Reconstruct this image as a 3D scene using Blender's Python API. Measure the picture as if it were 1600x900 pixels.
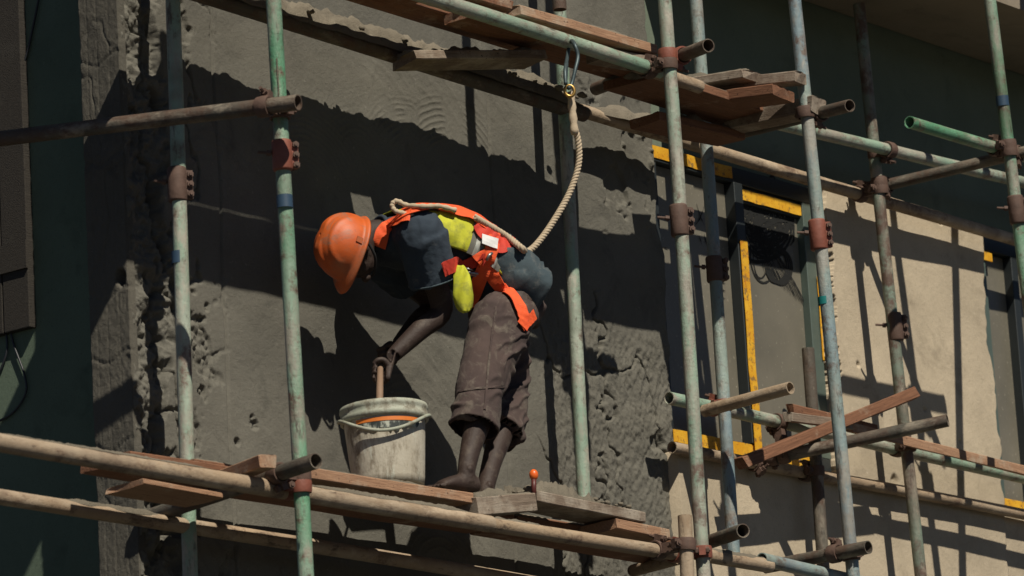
import bpy, bmesh, math, random
import numpy as np
from mathutils import Vector, Matrix, bvhtree
random.seed(7); rng = np.random.default_rng(7)
scene = bpy.context.scene
for o in list(bpy.data.objects): bpy.data.objects.remove(o)
COL = scene.collection

# ------------------------------------------------------------------ camera
# world: X runs along the facade (away from the camera), Y into the wall, Z up; the wall face is Y = 0
FPX = 6775.0
YAW, PIT, ROL = [math.radians(a) for a in (52.2, 13.1, 3.46)]
def _rot(y, p, r):
    cy, sy = math.cos(y), math.sin(y)
    f = np.array([sy*math.cos(p), cy*math.cos(p), math.sin(p)])
    rt = np.array([cy, -sy, 0.0]); dn = -np.cross(rt, f)
    return np.array([math.cos(r)*rt+math.sin(r)*dn, -math.sin(r)*rt+math.cos(r)*dn, f])
CM = _rot(YAW, PIT, ROL)
CAM = -CM[2]*19.3
cam = bpy.data.cameras.new('camera'); camo = bpy.data.objects.new('camera', cam); COL.objects.link(camo)
cam.sensor_width = 36.0; cam.lens = FPX/1600*36.0; cam.clip_start = 0.5; cam.clip_end = 2000
mw = Matrix.Identity(4)
for i in range(3):
    mw[i][0] = CM[0][i]; mw[i][1] = -CM[1][i]; mw[i][2] = -CM[2][i]; mw[i][3] = CAM[i]
camo.matrix_world = mw
cam.dof.use_dof = True; cam.dof.focus_distance = 18.9; cam.dof.aperture_fstop = 4.5
scene.camera = camo

# ------------------------------------------------------------------ sky, sun, exposure
SUN_TRAVEL = Vector((0.45, 1.0, -1.28)).normalized()
to_sun = -SUN_TRAVEL
world = bpy.data.worlds.new('World'); scene.world = world; world.use_nodes = True
wn = world.node_tree.nodes; wl = world.node_tree.links
sky = wn.new('ShaderNodeTexSky'); sky.sky_type = 'NISHITA'; sky.sun_disc = False
sky.sun_elevation = math.asin(to_sun.z); sky.sun_rotation = math.atan2(to_sun.x, to_sun.y)
sky.dust_density = 0.0; sky.air_density = 0.30; sky.ozone_density = 1.0
bg = wn['Background']; bg.inputs['Strength'].default_value = 0.05
wl.new(sky.outputs['Color'], bg.inputs['Color'])
sl = bpy.data.lights.new('sun', 'SUN'); sl.energy = 5.0; sl.angle = math.radians(0.5); sl.color = (1.0, 0.93, 0.80)
slo = bpy.data.objects.new('sun', sl); COL.objects.link(slo)
slo.rotation_euler = SUN_TRAVEL.to_track_quat('-Z', 'Y').to_euler(); slo.location = (-8, -20, 26)
scene.view_settings.view_transform = 'Standard'; scene.view_settings.look = 'None'
scene.view_settings.exposure = 0.0; scene.view_settings.gamma = 1.0

# ------------------------------------------------------------------ helpers
def P(x, y, Y):
    d = CM.T @ np.array([(x-800)/FPX, (y-450)/FPX, 1.0])
    return CAM + d*((Y-CAM[1])/d[1])
def PX(x, y, X):
    d = CM.T @ np.array([(x-800)/FPX, (y-450)/FPX, 1.0])
    return CAM + d*((X-CAM[0])/d[0])
def V(p): return Vector((float(p[0]), float(p[1]), float(p[2])))
def nrm(v):
    v = np.asarray(v, float); return v/np.linalg.norm(v)

def _h(i, j, k=0, s=0):
    n = (i.astype(np.int64)*374761393 + j.astype(np.int64)*668265263 + np.asarray(k).astype(np.int64)*2147483647 + s*974634777) & 0xffffffff
    n = ((n ^ (n >> 13))*1274126177) & 0xffffffff
    return ((n ^ (n >> 16)) & 0xffff)/65535.0
def vn2(x, y, s=0):
    xi = np.floor(x); yi = np.floor(y); fx = x-xi; fy = y-yi
    fx = fx*fx*(3-2*fx); fy = fy*fy*(3-2*fy)
    a = _h(xi, yi, 0, s); b = _h(xi+1, yi, 0, s); c = _h(xi, yi+1, 0, s); d = _h(xi+1, yi+1, 0, s)
    return (a*(1-fx)+b*fx)*(1-fy)+(c*(1-fx)+d*fx)*fy
def fb2(x, y, o=4, s=0):
    t = 0; a = 0.5; n = 0
    for k in range(o):
        t = t+a*vn2(x*2**k+13.7*k, y*2**k-7.1*k, s+k); n += a; a *= 0.5
    return t/n
def vn3(p, s=0):
    q = np.floor(p); f = p-q; f = f*f*(3-2*f); r = 0
    for dx in (0, 1):
        for dy in (0, 1):
            for dz in (0, 1):
                w = (f[:, 0] if dx else 1-f[:, 0])*(f[:, 1] if dy else 1-f[:, 1])*(f[:, 2] if dz else 1-f[:, 2])
                r = r+w*_h(q[:, 0]+dx, q[:, 1]+dy, q[:, 2]+dz, s)
    return r
def fb3(p, o=3, s=0):
    t = 0; a = .5; n = 0
    for k in range(o):
        t = t+a*vn3(p*2**k+k*3.3, s+k); n += a; a *= .5
    return t/n
def sst(a, b, x):
    t = np.clip((x-a)/(b-a), 0, 1); return t*t*(3-2*t)

def mesh_obj(name, verts, faces, mat=None, parent=None, smooth=True, matrix=None, mats=None, midx=None):
    me = bpy.data.meshes.new(name)
    me.from_pydata([tuple(map(float, v)) for v in verts], [], [tuple(f) for f in faces])
    if mats:
        for m in mats: me.materials.append(m)
        if midx is not None: me.polygons.foreach_set('material_index', np.array(midx, dtype=np.int32))
    elif mat: me.materials.append(mat)
    if smooth: me.polygons.foreach_set('use_smooth', np.ones(len(me.polygons), dtype=bool))
    me.update()
    return link(name, me, parent, matrix)
def link(name, me, parent=None, matrix=None):
    o = bpy.data.objects.new(name, me); COL.objects.link(o)
    if parent is not None: o.parent = parent
    if matrix is not None: o.matrix_local = matrix
    return o
def empty(name, loc=(0, 0, 0)):
    o = bpy.data.objects.new(name, None); COL.objects.link(o); o.location = V(loc); o.empty_display_size = .1; return o
def tag(o, label=None, cat=None, group=None, kind=None):
    if label: o['label'] = label
    if cat: o['category'] = cat
    if group: o['group'] = group
    if kind: o['kind'] = kind
    return o
def grid_mesh(name, PTS, mat, keep=None, parent=None, smooth=True):
    """PTS array (n, m, 3); keep (n-1, m-1) mask"""
    n, m = PTS.shape[:2]
    idx = np.arange(n*m).reshape(n, m)
    q = np.stack([idx[:-1, :-1], idx[1:, :-1], idx[1:, 1:], idx[:-1, 1:]], -1).reshape(-1, 4)
    if keep is not None: q = q[keep.reshape(-1)]
    me = bpy.data.meshes.new(name)
    v = PTS.reshape(-1, 3).astype(np.float32)
    used = np.zeros(len(v), bool); used[q.ravel()] = True
    rm = np.cumsum(used)-1; v = v[used]; q = rm[q]
    me.vertices.add(len(v)); me.vertices.foreach_set('co', v.ravel())
    me.loops.add(q.size); me.loops.foreach_set('vertex_index', q.ravel().astype(np.int32))
    me.polygons.add(len(q)); me.polygons.foreach_set('loop_start', np.arange(0, q.size, 4, dtype=np.int32))
    me.polygons.foreach_set('loop_total', np.full(len(q), 4, dtype=np.int32))
    me.polygons.foreach_set('use_smooth', np.full(len(q), smooth, dtype=bool))
    me.materials.append(mat); me.update(calc_edges=True); me.validate()
    return link(name, me, parent)
def frame_from(zdir, xhint=(0, 0, 1)):
    z = nrm(zdir); x = np.asarray(xhint, float); x = x-z*np.dot(x, z)
    if np.linalg.norm(x) < 1e-4: x = np.array([1., 0, 0])-z*z[0]
    x = nrm(x); y = np.cross(z, x); return x, y, z
def mat4(o, x, y, z):
    m = Matrix.Identity(4)
    for i in range(3): m[i][0] = x[i]; m[i][1] = y[i]; m[i][2] = z[i]; m[i][3] = o[i]
    return m
def sweep(pts, r, seg=10, closed=False, caps=True):
    """tube along polyline; r scalar or list; returns verts, faces"""
    pts = [np.asarray(p, float) for p in pts]; n = len(pts); vs = []; fs = []
    up = np.array([.13, .21, .97]); prev = None
    for i, p in enumerate(pts):
        if closed: t = nrm(pts[(i+1) % n]-pts[i-1])
        else: t = nrm(pts[min(i+1, n-1)]-pts[max(i-1, 0)])
        x = up-t*np.dot(up, t) if prev is None else prev-t*np.dot(prev, t)
        if np.linalg.norm(x) < 1e-5: x = np.array([1., 0, 0])-t*t[0]
        x = nrm(x); prev = x; y = np.cross(t, x)
        rr = r[i] if hasattr(r, '__len__') else r
        for k in range(seg):
            a = 2*math.pi*k/seg; vs.append(p+rr*(math.cos(a)*x+math.sin(a)*y))
    for i in range(n if closed else n-1):
        j = (i+1) % n
        for k in range(seg):
            l = (k+1) % seg; fs.append((i*seg+k, i*seg+l, j*seg+l, j*seg+k))
    if caps and not closed:
        fs.append(tuple(reversed(range(seg)))); fs.append(tuple(range((n-1)*seg, n*seg)))
    return vs, fs
def join(*parts):
    V_, F_ = [], []
    for v, f in parts:
        b = len(V_); V_ += list(v); F_ += [tuple(i+b for i in q) for q in f]
    return V_, F_
def smooth_path(pts, n):
    pts = np.array(pts, float); m = len(pts); out = []
    for i in range(n):
        t = i/(n-1)*(m-1); k = min(int(t), m-2); u = t-k
        p0 = pts[max(k-1, 0)]; p1 = pts[k]; p2 = pts[k+1]; p3 = pts[min(k+2, m-1)]
        out.append(.5*((2*p1)+(-p0+p2)*u+(2*p0-5*p1+4*p2-p3)*u*u+(-p0+3*p1-3*p2+p3)*u**3))
    return out
def boxvf(lo, hi):
    x0, y0, z0 = lo; x1, y1, z1 = hi
    v = [(x0,y0,z0),(x1,y0,z0),(x1,y1,z0),(x0,y1,z0),(x0,y0,z1),(x1,y0,z1),(x1,y1,z1),(x0,y1,z1)]
    return v, [(0,3,2,1),(4,5,6,7),(0,1,5,4),(1,2,6,5),(2,3,7,6),(3,0,4,7)]
def bevel(o, w, seg=2):
    bm = bmesh.new(); bm.from_mesh(o.data)
    bmesh.ops.bevel(bm, geom=list(bm.edges), offset=w, segments=seg, affect='EDGES', profile=.6)
    bm.to_mesh(o.data); bm.free()
    o.data.polygons.foreach_set('use_smooth', np.zeros(len(o.data.polygons), dtype=bool)); return o

# ------------------------------------------------------------------ materials
class NT:
    def __init__(s, name):
        s.m = bpy.data.materials.new(name); s.m.use_nodes = True; s.t = s.m.node_tree; s.n = s.t.nodes; s.l = s.t.links
        s.b = s.n['Principled BSDF']; s.tc = s.n.new('ShaderNodeTexCoord'); s.oi = s.n.new('ShaderNodeObjectInfo')
        mp = s.n.new('ShaderNodeVectorMath'); mp.operation = 'ADD'
        sc = s.n.new('ShaderNodeVectorMath'); sc.operation = 'SCALE'; sc.inputs['Scale'].default_value = 37.0
        cb = s.n.new('ShaderNodeCombineXYZ')
        for k in range(3): s.l.new(s.oi.outputs['Random'], cb.inputs[k])
        s.l.new(cb.outputs[0], sc.inputs[0]); s.l.new(s.tc.outputs['Object'], mp.inputs[0]); s.l.new(sc.outputs[0], mp.inputs[1])
        s.co = mp.outputs[0]; s.rough(.8)
    def rough(s, v): s.b.inputs['Roughness'].default_value = v
    def scale(s, xyz):
        n = s.n.new('ShaderNodeVectorMath'); n.operation = 'MULTIPLY'; n.inputs[1].default_value = xyz
        s.l.new(s.co, n.inputs[0]); return n.outputs[0]
    def noise(s, scale, det=6, rough=.6, co=None, dist=0):
        n = s.n.new('ShaderNodeTexNoise'); n.inputs['Scale'].default_value = scale; n.inputs['Detail'].default_value = det
        n.inputs['Roughness'].default_value = rough; n.inputs['Distortion'].default_value = dist
        s.l.new(co or s.co, n.inputs['Vector']); return n.outputs['Fac']
    def ramp(s, fac, stops):
        r = s.n.new('ShaderNodeValToRGB'); e = r.color_ramp.elements
        while len(e) < len(stops): e.new(.5)
        for q, (p, c) in zip(e, stops):
            q.position = p; q.color = (*c, 1) if hasattr(c, '__len__') else (c, c, c, 1)
        s.l.new(fac, r.inputs['Fac']); return r.outputs['Color']
    def mix(s, fac, a, b):
        n = s.n.new('ShaderNodeMix'); n.data_type = 'RGBA'
        for sock, v in ((n.inputs['Factor'], fac), (n.inputs['A'], a), (n.inputs['B'], b)):
            pass
        ins = [i for i in n.inputs if i.type == 'RGBA']
        f = [i for i in n.inputs if i.name == 'Factor' and i.type == 'VALUE'][0]
        if hasattr(fac, 'node'): s.l.new(fac, f)
        else: f.default_value = fac
        for i, v in zip(ins, (a, b)):
            if hasattr(v, 'node'): s.l.new(v, i)
            else: i.default_value = (*v, 1)
        return [q for q in n.outputs if q.type == 'RGBA'][0]
    def color(s, c):
        if hasattr(c, 'node'): s.l.new(c, s.b.inputs['Base Color'])
        else: s.b.inputs['Base Color'].default_value = (*c, 1)
    def bump(s, h, strength=.4, dist=.01):
        n = s.n.new('ShaderNodeBump'); n.inputs['Strength'].default_value = strength; n.inputs['Distance'].default_value = dist
        s.l.new(h, n.inputs['Height']); s.l.new(n.outputs[0], s.b.inputs['Normal'])

def tube_mat(name, paint, paint2, rust, cement, pr=.5, pc=.6, rough=.5):
    t = NT(name)
    c = t.mix(t.ramp(t.noise(1.6, 5, .6, t.scale((1, 1, 1.3))), [(.40, 0.), (.60, 1.)]), paint, paint2)
    c = t.mix(t.ramp(t.noise(5, 6, .7, t.scale((1, 1, .5))), [(.35, .55), (.65, 0.)]), c, tuple(x*.45 for x in paint))
    c = t.mix(t.ramp(t.noise(7, 8, .75), [(pr-.05, 0.), (pr+.05, 1.)]), c, rust)
    c = t.mix(t.ramp(t.noise(10, 9, .75, t.scale((1, 1, .3))), [(pc-.07, 0.), (pc+.06, .9)]), c, cement)
    c = t.mix(t.ramp(t.noise(22, 6, .75, t.scale((1, 1, .25))), [(.57, 0.), (.66, .8)]), c, tuple(x*.40 for x in rust))
    c = t.mix(t.ramp(t.noise(4, 5, .7, t.scale((1.5, 1.5, .8))), [(.56, 0.), (.64, .75)]), c, tuple(min(1, x*1.3) for x in cement))
    c = t.mix(t.ramp(t.noise(1.1, 4, .6, t.scale((.6, .6, 1.6))), [(.57, 0.), (.66, .55)]), c, tuple(x*.8 for x in rust))
    t.color(c); t.rough(rough); t.bump(t.noise(45, 8, .75), .7, .008); return t.m
MT = {
 'green': tube_mat('green_paint_tube', (0.112,0.306,0.170), (0.273,0.378,0.282), (.115,.065,.045), (.26,.235,.19), .57, .57),
 'pale':  tube_mat('pale_green_tube', (0.266,0.403,0.298), (0.387,0.427,0.346), (.14,.09,.065), (.31,.28,.23), .57, .54),
 'blue':  tube_mat('blue_grey_tube', (0.217,0.298,0.331), (0.306,0.378,0.322), (.125,.085,.065), (.27,.255,.22), .58, .56),
 'brown': tube_mat('rusty_brown_tube', (.115,.085,.062), (.085,.085,.068), (.085,.05,.033), (.20,.17,.13), .53, .60, .7),
 'mottle': tube_mat('mottled_tube', (.20,.27,.21), (.15,.105,.075), (.10,.06,.042), (.26,.22,.17), .52, .58, .6),
 'crust': tube_mat('cement_coated_tube', (0.409,0.297,0.191), (0.304,0.218,0.143), (.15,.095,.062), (.37,.29,.205), .56, .52, .85),
}
def simple(name, col, rough=.6, var=.25, scale=12, bump=.2, metal=0, bscale=80):
    t = NT(name)
    t.color(t.mix(t.noise(scale, 6), tuple(c*(1-var) for c in col), tuple(min(1, c*(1+var)) for c in col)))
    t.rough(rough); t.b.inputs['Metallic'].default_value = metal
    if bump: t.bump(t.noise(bscale, 6), bump, .004)
    return t.m
M_RUST = simple('rusty_iron', (.095,.055,.04), .75, .5, 30, .5)
M_REDC = simple('red_oxide_clamp', (.20,.062,.038), .65, .35, 30, .4)
M_STEEL = simple('worn_steel', (.35,.35,.34), .4, .2, 20, .1, .9)
M_TAPEB = simple('blue_tape', (.03,.06,.10), .5, .2, 20, .1)
M_TAPET = simple('teal_tape', (.01,.17,.16), .45, .2, 20, .1)

def wood_mat(name, a, b, dust, pd):
    t = NT(name)
    g = t.noise(7, 8, .65, t.scale((.9, 14, 14)), .6)
    c = t.mix(t.ramp(g, [(.3, 0.), (.72, 1.)]), a, b)
    c = t.mix(t.ramp(t.noise(6, 8, .7), [(pd-.05, 0.), (pd+.12, 1.)]), c, dust)
    c = t.mix(t.ramp(t.noise(70, 2), [(.66, 0.), (.72, 1.)]), c, tuple(x*.35 for x in a))
    t.color(c); t.rough(.85); t.bump(t.noise(16, 8, .7, t.scale((1, 12, 12))), .7, .006); return t.m
M_WOODR = wood_mat('red_brown_plank', (.115,.047,.022), (.25,.115,.06), (.36,.27,.19), .62)
M_WOODL = wood_mat('worn_light_plank', (.24,.125,.07), (.42,.25,.15), (.42,.33,.24), .58)
M_WOODG = wood_mat('grey_weathered_plank', (.12,.085,.06), (.25,.19,.14), (.34,.29,.23), .52)

def mortar_mat(name, a, b, dark, speck, bs=1.0):
    t = NT(name)
    c = t.mix(t.ramp(t.noise(1.3, 8, .65), [(.35, 0.), (.68, 1.)]), a, b)
    c = t.mix(t.ramp(t.noise(4.5, 8, .7, dist=.5), [(.55, 0.), (.72, .65)]), c, dark)
    c = t.mix(t.ramp(t.noise(45, 4, .6), [(.66, 0.), (.74, .6)]), c, speck)
    c = t.mix(t.ramp(t.noise(160, 2), [(.60, 0.), (.74, .5)]), c, tuple(x*.45 for x in dark))
    t.color(c); t.rough(.92)
    h1 = t.noise(38, 8, .72); h2 = t.noise(210, 3, .6)
    ad = t.n.new('ShaderNodeMath'); ad.operation = 'MULTIPLY_ADD'; ad.inputs[1].default_value = .35
    t.l.new(h2, ad.inputs[0]); t.l.new(h1, ad.inputs[2])
    t.bump(ad.outputs[0], .55*bs, .012); return t.m
M_MORTAR = mortar_mat('wet_grey_mortar', (.096,.090,.073), (.150,.141,.115), (.056,.053,.044), (.225,.212,.178))
M_CRUST = mortar_mat('dried_mortar', (.14,.12,.088), (.21,.18,.135), (.075,.064,.048), (.30,.265,.21), 1.4)
M_BEIGE = mortar_mat('beige_render', (.38,.315,.225), (.54,.45,.325), (.26,.212,.15), (.58,.50,.37), .7)
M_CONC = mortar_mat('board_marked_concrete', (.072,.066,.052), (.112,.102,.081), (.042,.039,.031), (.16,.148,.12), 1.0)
M_SOFFIT = mortar_mat('raw_concrete_soffit', (.20,.165,.12), (.27,.225,.17), (.15,.12,.09), (.33,.29,.23), .5)
M_GREENW = mortar_mat('green_painted_wall', (.088,.122,.084), (.118,.160,.112), (.058,.082,.056), (.14,.18,.13), .4)
M_GREENU = mortar_mat('grey_green_painted_wall', (.110,.138,.100), (.150,.180,.132), (.080,.10,.072), (.19,.21,.16), .35)

# ------------------------------------------------------------------ setting: ground
gv = [(-400,-400,-6.2),(400,-400,-6.2),(400,400,-6.2),(-400,400,-6.2)]
tag(mesh_obj('ground', gv, [(0,1,2,3)], simple('dusty_ground', (.05,.048,.04), .95, .25, .3, 0)), kind='structure')

# ------------------------------------------------------------------ grey wall with real plaster relief
XC, XR = -2.45, 1.15
def wall_relief():
    nx, nz = 820, 900
    u = np.linspace(0, 1, nx)[:, None]; z = np.linspace(-2.3, 2.4, nz)[None, :]*np.ones((nx, 1))
    xr = XR+.035*(fb2(z*6, z*0+3, 4, 5)-.5)*2+.03*(vn2(z*1.7, z*0, 9)-.5)
    xl = XC+.018*(fb2(z*9, z*0+8, 4, 15)-.5)*2
    x = xl+(xr-xl)*u
    h = .014*(fb2(x*1.5, z*1.5, 4, 1)-.5)+.0075*(fb2(x*7, z*9, 5, 2)-.5)+.0015*np.clip(np.sin((x*.8+z)*70+14*fb2(x*3, z*3, 4, 6)), 0, 1)*sst(.5, .62, fb2(x*2.5, z*2.5, 3, 7))
    # smooth fresh coat ends in ragged steps near the corner: broken plaster with the coarse coat below
    edge = XC+.24+.30*(fb2(x*2.2+4, z*2.0, 4, 21)-.5)+.10*(fb2(x*11, z*11, 4, 22)-.5)
    rough_l = 1-sst(-.012, .012, x-edge)
    rub = fb2(x*16, z*13, 5, 23)
    h = h-rough_l*(.040+.095*(rub-.5)+.03*(fb2(x*45, z*40, 3, 25)-.5))
    ridge = np.abs(fb2(x*5, z*3.2, 5, 31)-.5)
    h = h-.030*(1-sst(0, .035, ridge))*(1-sst(.25, .62, x-XC))
    # coarse scratch coat at the lower right
    m2 = sst(-.05, .22, x-.10+.25*(fb2(x*2, z*2, 3, 41)-.5))*sst(.10, -.25, z+.25*(fb2(x*2+9, z*2, 3, 42)-.5))
    h = h+m2*(.016*(fb2(x*7, z*10, 5, 43)-.5)+.017*(fb2(x*58, z*40, 4, 44)-.5)+.010*np.abs(fb2(x*20, z*9, 4, 48)-.5)-.008)
    st = np.sin((x*.6-z*.35)*190+16*fb2(x*5, z*5, 4, 45))
    h = h+m2*.0016*st*sst(.4, .6, fb2(x*4, z*4, 2, 46))
    cr = np.abs(fb2(x*2.4+2, z*2.0+5, 5, 47)-.5)
    h = h-.030*(1-sst(0, .012, cr))*sst(.0, .4, m2)
    # upper right ragged scraps
    m3 = sst(.25, .55, x)*sst(.30, .5, z)*(1-sst(.95, 1.2, z))
    h = h+m3*.02*(sst(.48, .54, fb2(x*5, z*5, 5, 51))-.5)
    # trowel sweeps: fans of fine arcs
    for (px, py, r0, r1, fr, am, seed) in ((705,285,.07,.48,215,.0052,61),(640,262,.10,.38,230,.0048,62),(560,250,.08,.34,220,.003,68),(478,300,.05,.50,240,.0030,63),
                                           (690,900,.10,.35,140,.004,64),(640,690,.05,.42,160,.0022,65),(760,140,.04,.25,170,.002,66),(330,300,.05,.4,140,.002,67)):
        c = P(px, py, 0); dx = x-c[0]; dz = z-c[2]; r = np.hypot(dx, dz*1.05)+.018*(fb2(x*9, z*9, 3, seed)-.5)
        ang = np.arctan2(dz, dx)
        m = sst(r0, r0+.05, r)*(1-sst(r1-.14, r1, r))*sst(.35, .8, np.sin(ang))*sst(.34, .52, fb2(x*6, z*6, 3, seed+9))
        h = h+m*am*np.clip(np.sin(r*fr+3*fb2(x*5, z*5, 2, seed+4)), 0, 1)**2
    # hairline vertical screed joint
    for (px, py) in ((352, 500), (760, 130)):
        c = P(px, py, 0); h = h-.010*np.exp(-((x-c[0]-.004*np.sin(z*9))/.006)**2)
    # pock marks
    for (px, py, rr) in ((395,662,.035),(370,690,.02),(318,500,.015),(445,40,.02),(1030,690,.06)):
        c = P(px, py, 0); d = np.hypot(x-c[0], (z-c[2])*1.2)+.075*(fb2(x*24, z*24, 4, 71)-.5)
        h = h-.03*(1-sst(rr*.4, rr, d))
    h[0, :] = -.03; h[-1, :] -= .01
    y = -h
    PT = np.stack([x, y, z], -1)
    # returns at the ends
    e1 = PT[-1:].copy(); e1[..., 1] = .40
    PT = np.concatenate([PT, e1], 0)
    return PT
w = grid_mesh('mortar_wall', wall_relief()[:, ::-1], M_MORTAR)
tag(w, 'grey wall of fresh trowelled mortar with a ragged right edge behind the worker', 'wall')
# the column's side, seen in glancing light, with board marks and a hole
def column_side():
    ny, nz = 60, 520
    y = np.linspace(.03, .245, ny)[:, None]*np.ones((1, nz)); z = np.linspace(-2.3, 2.4, nz)[None, :]*np.ones((ny, 1))
    h = .006*(fb2(y*14, z*7, 4, 81)-.5)+.004*(fb2(y*22, z*14, 4, 82)-.5)
    for b in (.085, .15, .205): h = h-.0016*np.exp(-((y-b)/.004)**2)
    cr = np.abs(fb2(y*3+1, z*2.1, 4, 83)-.5); h = h-.004*(1-sst(0, .02, cr))+.004*(fb2(y*90, z*80, 3, 86)-.5)
    c = PX(190, 435, XC); d = np.hypot(y-c[1], z-c[2])+.02*(fb2(y*40, z*40, 2, 84)-.5); h = h-.05*(1-sst(.022, .034, d))
    for (zz) in (-.36, -.62, -.98, .2, .62): h = h-.005*np.exp(-((z-zz-.02*np.sin(y*30))/.006)**2)
    PT = np.stack([XC-.012-h, y, z], -1)
    a = PT[:1].copy(); a[..., 0] = XC+.03; b = PT[-1:].copy(); b[..., 0] = XC+.3
    return np.concatenate([a, PT, b], 0)
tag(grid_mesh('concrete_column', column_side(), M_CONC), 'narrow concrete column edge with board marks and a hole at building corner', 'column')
# green painted return wall, set in a little behind the column
def slab_box(name, lo, hi, mat, **k):
    v, f = boxvf(lo, hi); return mesh_obj(name, v, f, mat, smooth=False, **k)
tag(slab_box('green_return_wall', (XC+.24, .18, -6.2), (XC+.40, 4.5, 6), M_GREENW), 'dark green painted wall left of the concrete column', 'wall')
# dark shutter board on it with two hanging cables
xg = XC+.24
a = PX(58, 512, xg); b = PX(-60, -60, xg)
sh = empty('wall_panel', (xg-.02, a[1], a[2])); tag(sh, 'tall dark brown shutter board on the green wall at far left', 'panel')  # tall panel of dark brown boards
M_DARKW = wood_mat('dark_panel_wood', (.020,.016,.012), (.032,.026,.019), (.04,.035,.027), .6)
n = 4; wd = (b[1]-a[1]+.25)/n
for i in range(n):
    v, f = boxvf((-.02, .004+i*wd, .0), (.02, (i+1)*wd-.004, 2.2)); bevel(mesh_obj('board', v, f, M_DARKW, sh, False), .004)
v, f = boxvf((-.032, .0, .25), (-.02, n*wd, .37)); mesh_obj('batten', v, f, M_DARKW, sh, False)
M_CAB = simple('black_cable', (.02,.022,.026), .5, .1, 5, 0)
for pts, lab in (([(14,505),(22,540),(38,585),(40,615),(20,645),(-10,662)], 'thin black cable curving down below the shutter, the longer one'),
                 ([(2,470),(8,510),(11,545),(2,575),(-12,600)], 'thin dark cable at the left edge, the shorter one'),
                 ([(62,-10),(52,40),(40,90),(15,150),(-10,190)], 'thin dark cable hanging slack at upper left of green wall')):
    q = [PX(x, y, xg-.012) for x, y in pts]; o = q[0]
    v, f = sweep([p-o for p in smooth_path(q, 30)], .005, 6)
    tag(mesh_obj('cable', v, f, M_CAB, matrix=Matrix.Translation(V(o))), lab, 'cable', 'cables on the green wall')

# ------------------------------------------------------------------ right: upper green wall, slab, beige render, windows
tag(slab_box('upper_green_wall', (XR-.15, .0701, -6.2), (7.5, .60, 6), M_GREENU), 'shaded grey-green painted wall above the window', 'wall')
v = [(1.17,.05,1.87),(7.5,.05,1.87),(7.5,-.76,1.78),(1.17,-.76,1.78),(1.17,.05,2.05),(7.5,.05,2.05),(7.5,-.76,2.03),(1.17,-.76,2.03)]
tag(mesh_obj('balcony_slab', v, [(0,1,2,3),(7,6,5,4),(3,2,6,7),(0,3,7,4),(1,5,6,2),(0,4,5,1)], M_SOFFIT, smooth=False), 'concrete balcony slab overhanging at the top right corner', 'slab')
YB = -.05
tag(slab_box('sill_wall', (3.86, -.035, -6.2), (7.5, .065, -.61), M_BEIGE), 'beige wall below the window at the right edge', 'wall')
def beige():
    x0, x1, z0, z1 = 1.10, 3.93, -2.3, .86
    nx, nz = 420, 460
    x = np.linspace(x0, x1, nx)[:, None]*np.ones((1, nz)); z = np.linspace(z0, z1, nz)[None, :]*np.ones((nx, 1))
    t = (x-x0)/(x1-x0); s = (z-z0)/(z1-z0)
    xe = x1+.05*(fb2(z*7, z*0, 5, 91)-.5)*2-.02*s; ze = z1+.05*(fb2(x*6, x*0, 5, 92)-.5)*2
    xx = x0+(xe-x0)*t; zz = z0+(ze-z0)*s
    h = .010*(fb2(xx*1.6, zz*1.6, 3, 93)-.5)+.0022*(fb2(xx*14, zz*14, 4, 94)-.5)
    h = h+.003*np.clip(np.sin(xx*26+zz*14+9*fb2(xx*2, zz*2, 3, 95)), .6, 1)*sst(.5, .65, fb2(xx*3, zz*3, 2, 96))
    for (px, py, rr) in ((1405,690,.03),(1398,753,.04),(1340,570,.012),(1500,690,.012),(1445,640,.02)):
        c = P(px, py, YB); d = np.hypot(xx-c[0], zz-c[2])+.02*(fb2(xx*25, zz*25, 3, 97)-.5); h = h-.02*(1-sst(rr*.4, rr, d))
    jam = 2.50+.035*(fb2(zz*8, zz*0, 4, 98)-.5)*2; sil = -.615+.03*(fb2(xx*7, xx*0, 4, 99)-.5)*2
    hole = (xx > 1.0) & (xx < jam) & (zz > sil)
    keep = ~(hole[:-1, :-1] | hole[1:, 1:])
    PT = np.stack([xx, YB-h, zz], -1)
    o = grid_mesh('beige_wall', PT[:, ::-1], M_BEIGE, keep[:, ::-1])
    bm = bmesh.new(); bm.from_mesh(o.data)
    be = [e for e in bm.edges if e.is_boundary]
    r = bmesh.ops.extrude_edge_only(bm, edges=be)
    for q in r['geom']:
        if isinstance(q, bmesh.types.BMVert): q.co.y += .16
    bmesh.ops.recalc_face_normals(bm, faces=bm.faces); bm.to_mesh(o.data); bm.free()
    return o
tag(beige(), 'sunlit beige rendered wall with post shadows around the taped window', 'wall')

M_ALU = simple('dark_aluminium', (.028,.034,.036), .5, .2, 15, .1, .3)
M_ALUG = simple('green_grey_aluminium', (.085,.115,.098), .45, .25, 9, .15, .1)
t = NT('yellow_protective_tape'); c = t.mix(t.ramp(t.noise(9, 6), [(.4, 0.), (.65, 1.)]), (.62,.30,.012), (.74,.42,.03))
c = t.mix(t.ramp(t.noise(45, 5, .7), [(.56, 0.), (.64, .8)]), c, (.42,.13,.01)); c = t.mix(t.ramp(t.noise(24, 6, .7), [(.54, 0.), (.62, .8)]), c, (.16,.10,.045))
t.color(c); t.rough(.55); t.bump(t.noise(50, 4), .3, .004); M_YEL = t.m
t = NT('dusty_glass'); c = t.mix(t.ramp(t.noise(2.2, 7), [(.35, 0.), (.7, 1.)]), (.13,.12,.093), (.185,.168,.13))
c = t.mix(t.ramp(t.noise(55, 3), [(.64, 0.), (.70, .8)]), c, (.33,.30,.24)); c = t.mix(t.ramp(t.noise(12, 5, .7, t.scale((3, 3, .4))), [(.6, 0.), (.75, .5)]), c, (.07,.068,.055))
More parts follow.
